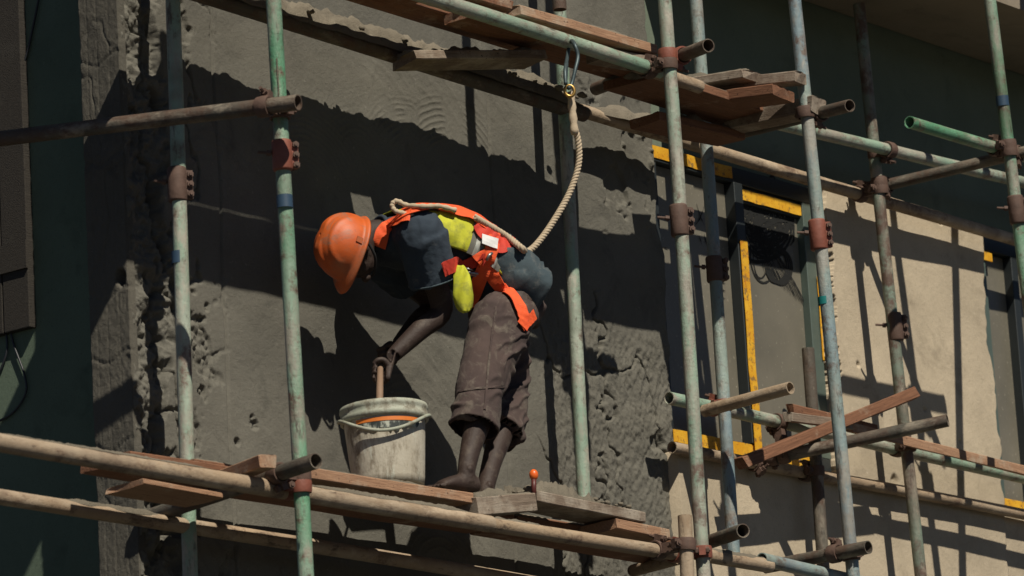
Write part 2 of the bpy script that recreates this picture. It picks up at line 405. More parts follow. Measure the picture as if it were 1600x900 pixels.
t.color(c); t.rough(.38); t.b.inputs['Specular IOR Level'].default_value = .5; M_GLASS = t.m
M_INK = simple('black_smear', (.006,.0065,.006), .9, .3, 20, 0)

YW = .05
def bar_px(name, a, b, wpx, Y, depth, mat, parent, org, ver):
    """frame bar between two pixel points on plane Y; wpx = width in metres; ver = vertical"""
    A = P(*a, Y)-org; B = P(*b, Y)-org; d = nrm(B-A); L = np.linalg.norm(B-A)
    up = np.array([0, 1., 0]); s = np.cross(d, up)
    v, f = boxvf((0, -wpx/2, 0), (L, wpx/2, depth))
    o = mesh_obj(name, v, f, mat, parent, False, mat4(A, d, s, np.cross(d, s))); 
    return bevel(o, min(.004, depth*.3, wpx*.2), 1)
def window():
    org = P(1055, 700, YW); root = empty('window', org)
    tag(root, 'window with dark frame, peeling yellow tape and a black scribble on its pane', 'window')
    def rect(name, x0, x1, z0, z1, y0, y1, mat):
        v, f = boxvf((x0-org[0], y0-org[1], z0-org[2]), (x1-org[0], y1-org[1], z1-org[2])); return bevel(mesh_obj(name, v, f, mat, root, False), .003, 1)
    x0, xm, x1, zb, zt = 1.17, 1.83, 2.47, -.57, .82
    rect('frame_sill', x0, x1, zb-.04, zb+.075, .02, .11, M_ALU)
    rect('frame_head', x0, x1, zt-.03, zt+.05, .02, .11, M_ALU)
    rect('frame_jamb', x0-.02, x0+.02, zb+.0755, zt-.0305, .022, .108, M_ALU)
    rect('frame_jamb', x1-.075, x1+.01, zb+.0755, zt-.0305, .022, .108, M_ALUG)
    rect('mullion', xm-.035, xm+.035, zb+.0755, zt-.0305, .005, .10, M_ALU)
    rect('sash_rail', xm+.036, x1-.076, zt-.11, zt-.031, .04, .09, M_ALU)
    rect('sash_stile', xm+.036, xm+.052, zb+.0755, zt-.1105, .04, .09, M_ALU)
    rect('pane', x0+.021, xm-.036, zb+.076, zt-.031, .062, .070, M_GLASS)
    p2 = rect('pane', xm+.0525, x1-.0755, zb+.076, zt-.111, .062, .070, M_GLASS)
    tag(p2, 'dusty pane with a scrawled black smear')
    # tape strips with ragged ends
    def tape(x0, x1, z0, z1, y, seed, vert=False):
        n = 26; vs = []; fs = []
        for i in range(n):
            u = i/(n-1); j = .006*(float(vn2(np.array([u*9.+seed]), np.array([0.]), seed)[0])-.5)
            yy = y-.002-.004*float(vn2(np.array([u*7.]), np.array([3.]), seed)[0])
            if vert: zz = z0+(z1-z0)*u; vs += [(x0+j, yy, zz), (x1+j*.7, yy, zz)]
            else: xx = x0+(x1-x0)*u; vs += [(xx, yy, z0+j), (xx, yy, z1+j*.7)]
            if i: b = 2*i; fs.append((b-2, b-1, b+1, b))
        m = len(vs); vs += [(a, b+.0018, c) for a, b, c in vs]; fs += [tuple(reversed([k+m for k in q])) for q in fs]
        return mesh_obj('tape', [np.array(q)-org for q in vs], fs, M_YEL, root, False)
    tape(x0-.01, xm-.03, zt-.015, zt+.045, .018, 3)
    tape(xm+.07, x1-.03, zt-.10, zt-.045, .036, 4)
    tape(xm-.03, xm+.03, zb-.0, .50, .001, 5, True)
    tape(x0, xm+.03, zb+.0, zb+.072, .018, 6)
    tape(xm+.25, x1-.1, zb+.0, zb+.072, .018, 7)
    tape(x1-.008, x1+.006, -.0, .42, .018, 8, True)
    # scribble: dense loops of thin black paint on the pane
    def ribbon(path, w, y):
        vs = []; fs = []; path = np.array(path)
        for i, p in enumerate(path):
            d = path[min(i+1, len(path)-1)]-path[max(i-1, 0)]; d = d/(np.linalg.norm(d)+1e-9); nn = np.array([-d[1], d[0]])
            ww = w*(.6+.8*random.random()*.5)*(1 if 2 < i < len(path)-3 else .4)
            for s in (-1, 1): q = p+nn*ww*s; vs.append((q[0], y-.0004*i/len(path), q[1]))
            if i: b = 2*i; fs.append((b-2, b-1, b+1, b))
        return vs, fs
    def pz(px, py): q = P(px, py, .06); return np.array([q[0], q[2]])
    parts = []
    for k in range(46):
        cx, cy = 1194+random.gauss(4, 8), 352+random.gauss(0, 16); rx, ry = random.uniform(10, 46), random.uniform(14, 52); ph = random.uniform(0, 6.28); sp = random.uniform(2.5, 6.5)
        tl = random.uniform(-.5, .1)
        path = []
        for i in range(46):
            a = ph+sp*i/45; ex = rx*math.cos(a); ey = ry*math.sin(a)
            x = np.clip(cx+ex+tl*ey*.5, 1158, 1240); path.append(pz(x, cy+ey+tl*ex*.3))
        parts.append(ribbon(path, random.uniform(.003, .010), .0605-k*.00005))
    for k in range(16):
        x = 1152+k*2.6; path = [pz(x+i*(.9+.05*k)+10*math.sin(i*.05), 330+k*2+i*(2.6+.05*k)) for i in range(38)]
        parts.append(ribbon(path, random.uniform(.002, .0055), .0580-k*.00005))
    for k in range(4):
        path = [pz(1212+16*math.cos(a)+k*3, 415+26*math.sin(a)+k) for a in np.linspace(-2, 3.4, 30)]
        parts.append(ribbon(path, .008, .0572-k*.00005))
    v, f = join(*parts)
    mesh_obj('scribble', [np.array(q)-org for q in v], f, M_INK, root, False)
    parts = []
    for (pts) in ([(1088,318),(1094,338),(1100,352)],[(1100,322),(1094,340),(1086,352)],[(1104,330),(1108,346),(1114,332)],[(1092,368),(1096,382)],[(1100,366),(1104,384)],[(1108,366),(1112,380)],
                  [(1126,440),(1133,443)],[(1126,452),(1133,455)],[(1126,464),(1133,467)],[(1126,428),(1133,431)],[(1036,386),(1044,389)]):
        parts.append(ribbon([pz(*q) for q in smooth_path(pts, 10)], .004, .0585))
    v, f = join(*parts); mesh_obj('ink_mark', [np.array(q)-org for q in v], f, M_INK, root, False)
window()
def window2():
    org = np.array([3.97, .05, -.7]); root = empty('window', org)
    tag(root, 'dark window at the right edge with scraps of yellow tape', 'window')
    def rect(name, lo, hi, mat):
        v, f = boxvf(np.array(lo)-org, np.array(hi)-org); return bevel(mesh_obj(name, v, f, mat, root, False), .003, 1)
    rect('frame_jamb', (3.96,.022,-.52), (4.06,.11,.80), M_ALUG)
    rect('frame_head', (3.96,.02,.801), (5.6,.112,.88), M_ALU)
    rect('frame_sill', (3.96,.02,-.60), (5.6,.112,-.521), M_ALU)
    rect('pane', (4.061,.062,-.52), (5.6,.07,.80), M_GLASS)
    rect('mullion', (4.30,.01,-.519), (4.36,.10,.799), M_ALU)
    rect('tape', (3.99,.012,.74), (4.12,.0195,.79), M_YEL)
    rect('tape', (4.02,.012,-.585), (4.30,.0195,-.52), M_YEL)
window2()

# ------------------------------------------------------------------ scaffold tubes
def tube(name, A, B, mat, label, cat, group, r=.030, crust=None, seed=0, bend=.004):
    A = np.asarray(A, float); B = np.asarray(B, float); L = np.linalg.norm(B-A); x, y, z = frame_from(B-A, (0, 0, 1) if abs(nrm(B-A)[2]) < .9 else (1, 0, 0))
    n = max(4, int(L/.06)); seg = 20; vs = []; fs = []
    ts = np.linspace(0, L, n+1); rs = np.random.default_rng(seed+17)
    k1, k2 = rs.uniform(.6, 1.6), rs.uniform(0, 6)
    def ring(t, rr):
        ox = bend*math.sin(k1*t+k2)-bend*math.sin(k2); oy = bend*.6*math.sin(1.3*k1*t+k2*2)-bend*.6*math.sin(k2*2)
        for k in range(seg):
            a = 2*math.pi*k/seg; vs.append((ox+rr*math.cos(a), oy+rr*math.sin(a), t))
    for t in ts: ring(t, r)
    for t in (L, L-.12): ring(t, r*.86)
    for t in (.12, 0): ring(t, r*.86)
    nr = n+1
    def strip(i, j):
        for k in range(seg):
            l = (k+1) % seg; fs.append((i*seg+k, i*seg+l, j*seg+l, j*seg+k))
    for i in range(n): strip(i, i+1)
    strip(n, n+1); strip(n+1, n+2); strip(n+3, n+4); strip(n+4, 0)
    vs = np.array(vs); vs[:, :2] *= (1+.05*(fb3(vs*11+seed*3.1, 3, seed)-.5))[:, None]
    m = mat4(A, x, y, z)
    o = mesh_obj(name, vs, fs, mat, None, True, m)
    me = o.data; me.set_sharp_from_angle(angle=math.radians(50))
    tag(o, label, cat, group)
    o['_A'] = list(map(float, A)); o['_B'] = list(map(float, B))
    if crust:   # mortar splashed along the top of the tube: (t0, t1, height, width)
        upv = (0, 0, 1) if abs(z[2]) < .8 else (math.cos(seed*2.1)*.7-.5, -.8, 0); upl = np.array([np.dot(upv, x), np.dot(upv, y)]); upl = upl/np.linalg.norm(upl); sd = np.array([-upl[1], upl[0]])
        for ci, (t0, t1, hh, ww) in enumerate(crust):
            na, nb = int((t1-t0)*L/.010)+4, 15
            a = np.linspace(t0*L, t1*L, na)[:, None]*np.ones((1, nb)); b = np.linspace(-1, 1, nb)[None, :]*np.ones((na, 1))
            env = sst(0, .06, (a/L-t0))*sst(0, .06, (t1-a/L))
            f1 = fb2(a*14, b*1.5+seed, 4, seed+3+ci); f2 = fb2(a*55, b*6, 3, seed+5+ci)
            wv = ww*(.55+.9*fb2(a*7, b*0, 3, seed+8))*(.3+.7*env)
            up_ = np.sqrt(np.clip(1-b*b, 0, 1)); hgt = (r*.75+env*hh*(.25+1.3*f1)*up_+.012*(f2-.5)*env)
            e = b*wv; hgt = np.where(np.abs(b) > .99, np.sqrt(np.clip(r*r-e*e, 0, 1))*.9-.002, hgt)
            lx = upl[0]*hgt+sd[0]*e; ly = upl[1]*hgt+sd[1]*e
            g = grid_mesh('mortar_crust', np.stack([lx, ly, a], -1), M_CRUST, parent=o)
            bm = bmesh.new(); bm.from_mesh(g.data); bmesh.ops.recalc_face_normals(bm, faces=bm.faces); bm.to_mesh(g.data); bm.free()
    return o
def ext(a, b, Y, t0=0, t1=0, Y2=None):
    A = P(*a, Y); B = P(*b, Y if Y2 is None else Y2); d = B-A; return A-d*t0, B+d*t1
def band_part(o, t, w, mat, rr=.0312, name='tape_band'):
    L = np.linalg.norm(np.array(o['_B'])-np.array(o['_A'])); v, f = sweep([(0, 0, t-w/2), (0, 0, t), (0, 0, t+w/2)], rr, 20, caps=False)
    return mesh_obj(name, v, f, mat, o)
def at_px(o, y):     # parameter along a post at a pixel row
    A = np.array(o['_A']); B = np.array(o['_B']); best = min(np.linspace(0, 1, 400), key=lambda t: abs(450+FPX*(CM[1]@(A+(B-A)*t-CAM))/(CM[2]@(A+(B-A)*t-CAM))-y))
    return best*np.linalg.norm(B-A)
def sleeve(o, y, mat, h=.14):
    """bolted sleeve coupler on a post: shell, flange and bolts, one part with sub-parts"""
    t = at_px(o, y)
    s = mesh_obj('sleeve_coupler', *sweep([(0,0,-h/2),(0,0,-h/2+.008),(0,0,-.005),(0,0,.005),(0,0,h/2-.008),(0,0,h/2)], [.036,.0395,.0385,.0385,.0395,.036], 20), mat, o, True, Matrix.Translation((0, 0, t)))
    # flange faces roughly the camera's right
    d = o.matrix_world.to_3x3().inverted() @ Vector((.75, -.45, 0)); a = math.atan2(d.y, d.x)
    R = Matrix.Rotation(a, 4, 'Z')
    v, f = boxvf((.033, -.014, -h*.42), (.062, .014, h*.42)); mesh_obj('flange', v, f, mat, s, False, R)
    for zz in (-.04, .0, .04):
        v, f = join(sweep([(.05, -.032, zz), (.05, .034, zz)], .007, 8), sweep([(.05, .015, zz), (.05, .026, zz)], .014, 6), sweep([(.05, -.026, zz), (.05, -.015, zz)], .014, 6))
        mesh_obj('bolt', v, f, M_RUST, s, False, R)
    v, f = join(sweep([(-.035, .012, .012), (-.088, .03, .02)], .006, 8), sweep([(-.04, .012, .012), (-.056, .018, .015)], .013, 6)); mesh_obj('bolt', v, f, M_RUST, s, False, R)
    return s
GP, GL, GT = 'upright scaffold posts', 'scaffold ledgers along the wall', 'scaffold cross tubes'
def post(a, b, Y, mat, label, t0=.3, t1=.3, seed=0, zmax=None):
    rs = random.Random(seed*13+1); cr_ = []
    for q in range(4): c0 = rs.uniform(.12, .85); cr_.append((c0, c0+rs.uniform(.012, .045), rs.uniform(.003, .008), rs.uniform(.008, .020)))
    A, B = ext(a, b, Y, t0, t1)      # A upper, B lower
    if zmax is not None and A[2] > zmax: A = A+(B-A)*((A[2]-zmax)/(A[2]-B[2]))
    return tube('scaffold_post', B, A, mat, label, 'scaffold post', GP, seed=seed, bend=.005, crust=cr_)
P1 = post((267,0),(297,900), -.25, MT['pale'], 'pale green rear post at far left, nearest the concrete column', .3, .2, 1)
P2 = post((427,0),(478,900), -.95, MT['green'], 'green front post left of the worker, with red clamp and blue band', .6, .3, 2)
P3 = post((884,150),(913,782), -.25, MT['pale'], 'pale green rear post just right of the worker behind the rope', .7, 0, 3)
P4 = post((1037,0),(1100,900), -.95, MT['pale'], 'pale front post at the right end of the lower deck, rusty sleeve halfway', .6, .3, 4)
P5 = post((1088,0),(1146,862), -.27, MT['blue'], 'blue topped rear post crossing the left window pane', .5, .02, 5, 1.84)
P6 = post((1240,0),(1333,900), -.95, MT['blue'], 'blue-green front post with teal tape beside the window jamb', .6, .3, 6)
P7 = post((1343,0),(1440,900), -.27, MT['mottle'], 'rusty mottled rear post standing before the beige wall', .5, .3, 7, 1.78)
P8 = post((1546,0),(1605,460), -.95, MT['green'], 'green front post close to the right edge of the photo', .8, 1.4, 8)
P9 = post((1262,545),(1287,900), -.155, MT['brown'], 'short dark rear post below the window jamb', 0, .2, 9)
S10 = post((1070,806),(1074,905), -1.03, MT['crust'], 'short stub post capped with mortar at the bottom centre right', 0, .6, 10)
post((1622,-300),(1640,300), -.95, MT['brown'], 'front post standing just beyond the right edge', .1, .8, 11)
pu = tube('scaffold_post', (-.58,-.80,.99), (-.58,-.80,4.2), MT['brown'], 'upper lift post standing on the top deck', 'scaffold post', GP, seed=12)
sleeve(P1, 288, M_RUST); sleeve(P2, 244, M_REDC, .12); sleeve(P4, 343, M_RUST); sleeve(P5, 420, M_RUST, .12); sleeve(P6, 369, M_REDC); sleeve(P7, 512, M_RUST); sleeve(P8, 330, M_RUST)
band_part(P1, at_px(P1, 403), .05, M_TAPEB); band_part(P2, at_px(P2, 317), .05, M_TAPEB); band_part(P6, at_px(P6, 470), .035, M_TAPET); band_part(P8, at_px(P8, 160), .05, M_TAPEB)
band_part(P7, at_px(P7, 285), .05, M_RUST, .034, 'clamp_band')

LA = tube('ledger_tube', *ext((0,690),(765,817), -.88, .5, 0), MT['crust'], 'mortar coated front ledger crossing the lower left of the photo', 'scaffold tube', GL, .034, [(.30,.62,.006,.018),(.70,.99,.012,.022)], 21)
LA2 = tube('ledger_tube', *ext((755,818),(1062,865), -.88), MT['crust'], 'front ledger under the lower deck, the shorter length right of the worker', 'scaffold tube', GL, .030, [(.02,.30,.012,.02)], 22)
LB = tube('ledger_tube', *ext((0,776),(215,811), -.25, 1.0, 3.9), MT['crust'], 'lowest rear ledger at left running into shade below the deck', 'scaffold tube', GL, .030, [(.22,.40,.016,.024)], 23)
LC = tube('ledger_tube', *ext((690,4),(1030,114), -.84, .9, 0), MT['pale'], 'pale green front ledger of the top deck carrying the snap hook', 'scaffold tube', GL, .032, None, 24)
tube('ledger_tube', *ext((985,100),(1092,135), -.83), MT['crust'], 'short stained ledger end poking past the tall post at top', 'scaffold tube', GL, .030, None, 25)
LD = tube('ledger_tube', *ext((1085,164),(1600,284), -.345, 0, .6), MT['pale'], 'pale front ledger running right from the top planks', 'scaffold tube', GL, .030, [(.08,.16,.012,.02)], 26)
LE1 = tube('ledger_tube', *ext((255,-28),(912,176), -.25, .3, 0), MT['brown'], 'rear ledger under the top deck heaped with black mortar', 'scaffold tube', GL, .036, [(.22,.995,.066,.050)], 27)
LE2 = tube('ledger_tube', *ext((905,172),(1600,380), -.15, 0, .5), MT['crust'], 'rear ledger passing above the window and the beige wall', 'scaffold tube', GL, .031, [(.0,.16,.045,.045),(.17,.20,.02,.03)], 28)
LF = tube('ledger_tube', *ext((1045,622),(1600,745), -.205, 0, .5), MT['pale'], 'rear ledger across the window middle with an open left end', 'scaffold tube', GL, .030, None, 29)
LG = tube('ledger_tube', *ext((1050,699),(1600,806), -.095, 0, .5), MT['crust'], 'lowest ledger close to the beige wall below the window', 'scaffold tube', GL, .028, [(.05,.95,.004,.016)], 30)
tube('ledger_tube', *ext((1104,868),(1202,884), -.88), MT['crust'], 'short cement splashed ledger at bottom right of the stub post', 'scaffold tube', GL, .031, [(.05,.95,.012,.022)], 31)
tube('ledger_tube', *ext((1190,874),(1400,922), -.88), MT['blue'], 'bluish ledger leaving the bottom edge at right', 'scaffold tube', GL, .030, None, 32)
LH = tube('ledger_tube', *ext((1421,191),(1570,236), -.88, 0, .25), MT['green'], 'green tube with open left end near the right edge', 'scaffold tube', GL, .030, None, 33)
T1 = tube('cross_tube', P(466,160,-1.12), P(-30,222,.30), MT['brown'], 'weathered cross tube with open right end at upper left', 'scaffold tube', GT, .031, [(.45,.9,.004,.014)], 41)
T2 = tube('cross_tube', P(494,720,-1.16), P(236,808,-.14), MT['brown'], 'brown cross tube with open end at the left of the lower deck', 'scaffold tube', GT, .031, None, 42)
T3 = tube('cross_tube', P(1107,71,-1.20), P(930,140,-.25), MT['brown'], 'brown cross tube behind the tall post at top centre right', 'scaffold tube', GT, .030, None, 43)
T4 = tube('cross_tube', P(1328,165,-1.20), P(1140,212,-.30), MT['brown'], 'brown cross tube ending right of the top planks', 'scaffold tube', GT, .029, None, 44)
T5 = tube('cross_tube', P(1640,228,-1.10), P(1356,297,-.16), MT['brown'], 'brown cross tube between the two rightmost posts', 'scaffold tube', GT, .029, None, 45)
T6 = tube('cross_tube', P(1235,606,-.75), P(1100,643,-.24), MT['crust'], 'stained cross tube jutting right across the yellow taped mullion', 'scaffold tube', GT, .029, None, 46)
T7 = tube('cross_tube', P(1481,657,-.95), P(1196,717,-.14), MT['brown'], 'dark cross tube under the loose planks at right', 'scaffold tube', GT, .030, None, 47)
T8 = tube('cross_tube', P(1161,829,-1.05), P(1030,872,-.25), MT['brown'], 'short dark cross tube end beside the tall post at bottom', 'scaffold tube', GT, .031, None, 48)
T9 = tube('cross_tube', P(1357,855,-1.13), P(1196,886,-.55), MT['brown'], 'dark cross tube ending at the bottom right before beige wall', 'scaffold tube', GT, .030, None, 49)
T10 = tube('cross_tube', P(1062,872,-.80), P(990,892,-.2), MT['crust'], 'pale cross tube end low under the lower deck', 'scaffold tube', GT, .028, None, 50)

# couplers: two bands on crossing tubes, a saddle and bolts
def axis_pts(a, b):
    A, B, C_, D_ = (np.array(q) for q in (a['_A'], a['_B'], b['_A'], b['_B'])); u = nrm(B-A); v = nrm(D_-C_); w0 = A-C_
    bb = u@v; dd = 1-bb*bb; s_ = (bb*(v@w0)-(u@w0))/dd; t_ = ((v@w0)-bb*(u@w0))/dd
    s_ = np.clip(s_, .03, np.linalg.norm(B-A)-.03); t_ = np.clip(t_, .03, np.linalg.norm(D_-C_)-.03); return A+u*s_, C_+v*t_, u, v
def coupler(a, b, label, mat, s=1.0, turn=1.25):
    p, q, u, v_ = axis_pts(a, b); root = empty('scaffold_coupler', p); tag(root, label, 'coupler', 'scaffold couplers')
    n = q-p; g = np.linalg.norm(n); n = n/g if g > 1e-3 else np.cross(u, v_)
    for d, off, sg in ((u, np.zeros(3), 1), (v_, q-p, -1)):
        x, y, z = frame_from(d, n*sg)
        prof = [(-.026, .034), (-.026, .040), (-.017, .0425), (.017, .0425), (.026, .040), (.026, .034)]
        vs = []; fs = []; seg = 20
        for (h, r) in prof:
            for k in range(seg):
                t = 2*math.pi*k/seg; vs.append((r*s*math.cos(t), r*s*math.sin(t), h*s))
        for i in range(len(prof)-1):
            for k in range(seg): l = (k+1) % seg; fs.append((i*seg+k, i*seg+l, (i+1)*seg+l, (i+1)*seg+k))
        bd = mesh_obj('band', vs, fs, mat, root, True, mat4(off, x, y, z)); bd.data.set_sharp_from_angle(angle=.7)
        Rm = Matrix.Rotation(turn*sg, 4, 'Z')
        f1 = boxvf((.036*s, -.014, -.020*s), (.066*s, .014, .020*s)); mesh_obj('flap', *f1, mat, bd, False, Rm)
        mesh_obj('bolt', *join(sweep([(.054*s, -.052, 0), (.054*s, .034, 0)], .007, 8), sweep([(.054*s, .016, 0), (.054*s, .029, 0)], .0145, 6), sweep([(.054*s, -.029, 0), (.054*s, -.016, 0)], .0145, 6)), M_RUST, bd, False, Rm)
    x, y, z = frame_from(n, u); mesh_obj('saddle', *boxvf((-.022, -.022, .030), (.022, .022, max(.04, g-.030))), mat, root, False, mat4((0, 0, 0), x, y, z))
    return root
def dirof(o): return np.array(o['_B'])-np.array(o['_A'])
EX, EZ = np.array([1., 0, 0]), np.array([0, 0, 1.]); EY = np.array([0, 1., 0])
coupler(P2, T1, 'brown coupler holding the upper left cross tube to green post', M_RUST)
coupler(P2, LA, 'red coupler joining green post and lower ledger beside the bucket deck', M_REDC)
coupler(T2, P2, 'rusty coupler on the brown cross tube by the plank end', M_RUST)
coupler(P4, T3, 'red-brown coupler high on the tall post, upper of two', M_REDC)
coupler(P4, LC, 'rusty coupler high on the tall post, lower of two', M_RUST)
coupler(P6, T4, 'brown coupler at the post right of the top planks', M_RUST)
coupler(P7, T5, 'rusty coupler where the mottled rear post meets cross tube', M_RUST)
coupler(P7, LE2, 'rusty coupler where the mottled rear post meets upper ledger', M_RUST)
coupler(P8, T5, 'rusty coupler at the right edge post, upper of two', M_RUST)
coupler(P8, LH, 'rusty coupler at the right edge post, lower of two', M_RUST)
coupler(P5, LF, 'red-brown coupler on the rear post before the left pane', M_REDC, .95)
coupler(P7, LF, 'rusty coupler on the mottled post beside the long plank', M_RUST)
coupler(LF, T7, 'dark coupler under the loose planks by the mottled post', M_RUST)
coupler(LG, T7, 'dark coupler on the lowest ledger under diagonal plank', M_RUST, .95)
coupler(P9, LG, 'dark coupler where the short rear post meets lowest ledger', M_RUST, .95)
coupler(P4, LA2, 'red coupler low on the tall post beside the stub', M_REDC)
coupler(S10, LA2, 'pale mortar splashed coupler on the stub post', M_RUST)
coupler(P7, LD, 'rusty coupler where the mottled rear post meets pale ledger', M_RUST)
coupler(P6, T9, 'dark coupler at the lower end of blue-green post', M_RUST)
coupler(P1, LE1, 'dark coupler at the top left where rear post meets ledger', M_RUST)
coupler(P3, LE1, 'rusty coupler high on the rear post behind the hook', M_RUST)

# ------------------------------------------------------------------ planks
def plank(A, B, wdir, width, th, mat, label, seed=0, crust=0, name='scaffold_plank', group='scaffold planks', ragged=.006):
    """A-B is the top front edge; wdir points from it to the back edge"""
    A = np.asarray(A, float); B = np.asarray(B, float); L = np.linalg.norm(B-A); x = nrm(B-A)
    y = np.asarray(wdir, float); y = nrm(y-x*np.dot(x, y)); z = np.cross(x, y)
    if z[2] < 0: z = -z; 
    nx, ny = max(3, int(L/.05)), 7
    prof = []   # closed cross-section, small arris
    e = .004
    for t in np.linspace(0, 1, ny): prof.append((e+(width-2*e)*t, 0))
    prof += [(width, -e), (width, -th+e)]
    for t in np.linspace(1, 0, ny): prof.append((e+(width-2*e)*t, -th))
    prof += [(0, -th+e), (0, -e)]
    prof = np.array(prof); m = len(prof)
    vs = []; fs = []
    for i in range(nx+1):
        xx = L*i/nx
        for (py, pz) in prof: vs.append((xx, py, pz))
    vs = np.array(vs)
    q = vs.copy(); q[:, 0] *= 2.2; q[:, 1:] *= 9
    nse = fb3(q+seed*5.7, 4, seed)-.5
    vs[:, 2] += ragged*1.2*nse+.010*np.sin(vs[:, 0]*1.3+seed)*(vs[:, 1]/width-.5)
    vs[:, 1] += ragged*1.6*(fb3(q*1.3+9+seed, 4, seed+2)-.5)
    en = fb3(np.c_[vs[:, 1]*25, vs[:, 2]*40, vs[:, 0]*0+seed], 3, seed+4)-.5
    vs[:, 0] += np.where((vs[:, 0] < 1e-6) | (vs[:, 0] > L-1e-6), en*.035, 0)
    for i in range(nx):
        for k in range(m): l = (k+1) % m; fs.append((i*m+k, i*m+l, (i+1)*m+l, (i+1)*m+k))
    fs.append(tuple(range(m))); fs.append(tuple(reversed(range(nx*m, nx*m+m))))
    o = mesh_obj(name, vs, fs, mat, None, False, mat4(A, x, y, z))
    bm = bmesh.new(); bm.from_mesh(o.data); bmesh.ops.recalc_face_normals(bm, faces=bm.faces); bm.to_mesh(o.data); bm.free()
    tag(o, label, 'plank', group)
    if crust:
        na, nb = int(L/.008), max(6, int(width/.010))
        a = np.linspace(.01, L-.01, na)[:, None]*np.ones((1, nb)); b = np.linspace(.003, width-.01, nb)[None, :]*np.ones((na, 1))
        f = fb2(a*7+seed, b*7, 4, seed+6); f2 = fb2(a*38, b*38, 4, seed+7)
        h = crust*(sst(.40, .75, f)*1.2*(.5+f2)+.35*(f2-.35))
        h[0] = -.01; h[-1] = -.01; h[:, 0] = -.012; h[:, -1] = -.01
        grid_mesh('mortar_droppings', np.stack([a, b+.004*(f2-.5), h], -1), M_CRUST, parent=o)
    return o
# top deck
plank(P(-150,-280,-.85), P(800,2,-.85), EY, .17, .042, M_WOODR, 'long red-brown plank of the top deck reaching the top edge, outer board', 1, .012)
plank((-3.4,-.675,.95), (-1.33,-.675,.95), EY, .16, .042, M_WOODR, 'red-brown plank of the top deck, middle board at left', 2, .012)
plank((-3.4,-.535,.985), (.30,-.535,.985), EY, .155, .042, M_WOODR, 'narrow red-brown plank of the top deck, innermost board', 13, .012)
plank(P(812,7,-.85), P(1026,70,-.85), EY, .165, .045, M_WOODL, 'short plank with pale lit edge on the top deck above the hook', 3, .01)
plank((-1.02,-.675,.945), (.42,-.675,.945), EY, .16, .042, M_WOODR, 'brown plank of the top deck seen from below beside the hook', 4, .012)
plank(P(645,80,-.43), P(850,78,-.62), (.5,1,0), .16, .04, M_WOODG, 'dark grey board end crossing the gap in the top deck', 5, .02)
plank(P(945,74,-.80), P(1044,92,-.86), EY, .12, .045, M_WOODG, 'small grey board wedged under the top deck at the tall post', 6)
plank((.22,-.72,.90), (1.20,-.70,.90), EY, .30, .042, M_WOODR, 'brown plank on the top deck running behind the tall post', 7, .012)
plank(P(1160,106,-.80), P(1050,124,-.42), (1,.3,0), .20, .04, M_WOODG, 'grey mortar caked board on top of the cross stack', 8, .012)
plank(P(1243,109,-1.0), P(1075,129,-.42), (1,.25,0), .10, .05, M_WOODG, 'thick brown board with pale sawn end in the cross stack', 9)
plank(P(1206,131,-.96), P(1070,150,-.45), (1,.25,0), .17, .05, M_WOODR, 'red-brown board lower in the cross stack', 10)
plank(P(1268,150,-1.0), P(1130,180,-.45), (1,.25,.0), .09, .075, M_WOODG, 'square timber bearer tied to the blue-green post', 11)
plank(P(1030,175,-.50), P(1165,204,-.50), EY, .17, .042, M_WOODR, 'brown plank below the cross stack above the window', 12, .03)
# lower deck
plank(P(478,727,-.845), P(742,771,-.845), EY, .20, .045, M_WOODL, 'pale edged plank under the bucket and the worker', 21, .006)
plank((-3.2,-.64,-1.215), (-.9,-.64,-1.215), EY, .26, .045, M_WOODR, 'red-brown plank of the lower deck, middle board', 22, .006)
plank((-2.55,-.37,-1.13), (.72,-.37,-1.13), EY, .28, .045, M_WOODR, 'red-brown plank of the lower deck, rear board near the wall', 23, .01)
plank(P(226,749,-.70), P(350,771,-.70), EY, .2, .022, M_WOODL, 'plank end with orange lit edge at left of lower deck', 24)
plank(P(432,711,-1.02), P(352,742,-.62), (-1,-.3,0), .07, .05, M_WOODL, 'short board with an orange sawn end beside the cross tube', 25)
plank(P(744,775,-.87), P(836,768,-.87), EY, .20, .075, M_WOODG, 'thick grey mortar caked block at the edge of lower deck', 26, .02)
plank(P(838,764,-.85), P(1008,800,-.85), EY, .20, .045, M_WOODG, 'plank heaped with mortar droppings right of the worker', 27, .035)
plank((-.88,-.64,-1.22), (.45,-.64,-1.22), EY, .26, .045, M_WOODR, 'red-brown plank of the lower deck under the mortar heap', 28, .01)
plank(P(964,811,-.845), P(1048,829,-.845), EY, .20, .045, M_WOODL, 'short pale edged plank end at the right of lower deck', 29)
# loose planks at right
plank(P(1432,603,-.50), P(1162,712,-.30), (.5,1,0), .075, .055, M_WOODR, 'red-brown plank lying diagonally across the cross tube at right', 31)
plank(P(1330,658,-.345), P(1680,746,-.345), EY, .032, .050, M_WOODL, 'long pale plank running off the right edge', 32)
plank(P(1236,642,-.35), P(1332,656,-.35), EY, .05, .045, M_WOODG, 'grey board end behind the blue-green post, lower of two', 33)
plank(P(1240,630,-.31), P(1372,664,-.345), EY, .04, .045, M_WOODR, 'red-brown board behind the blue-green post, upper of two', 34)

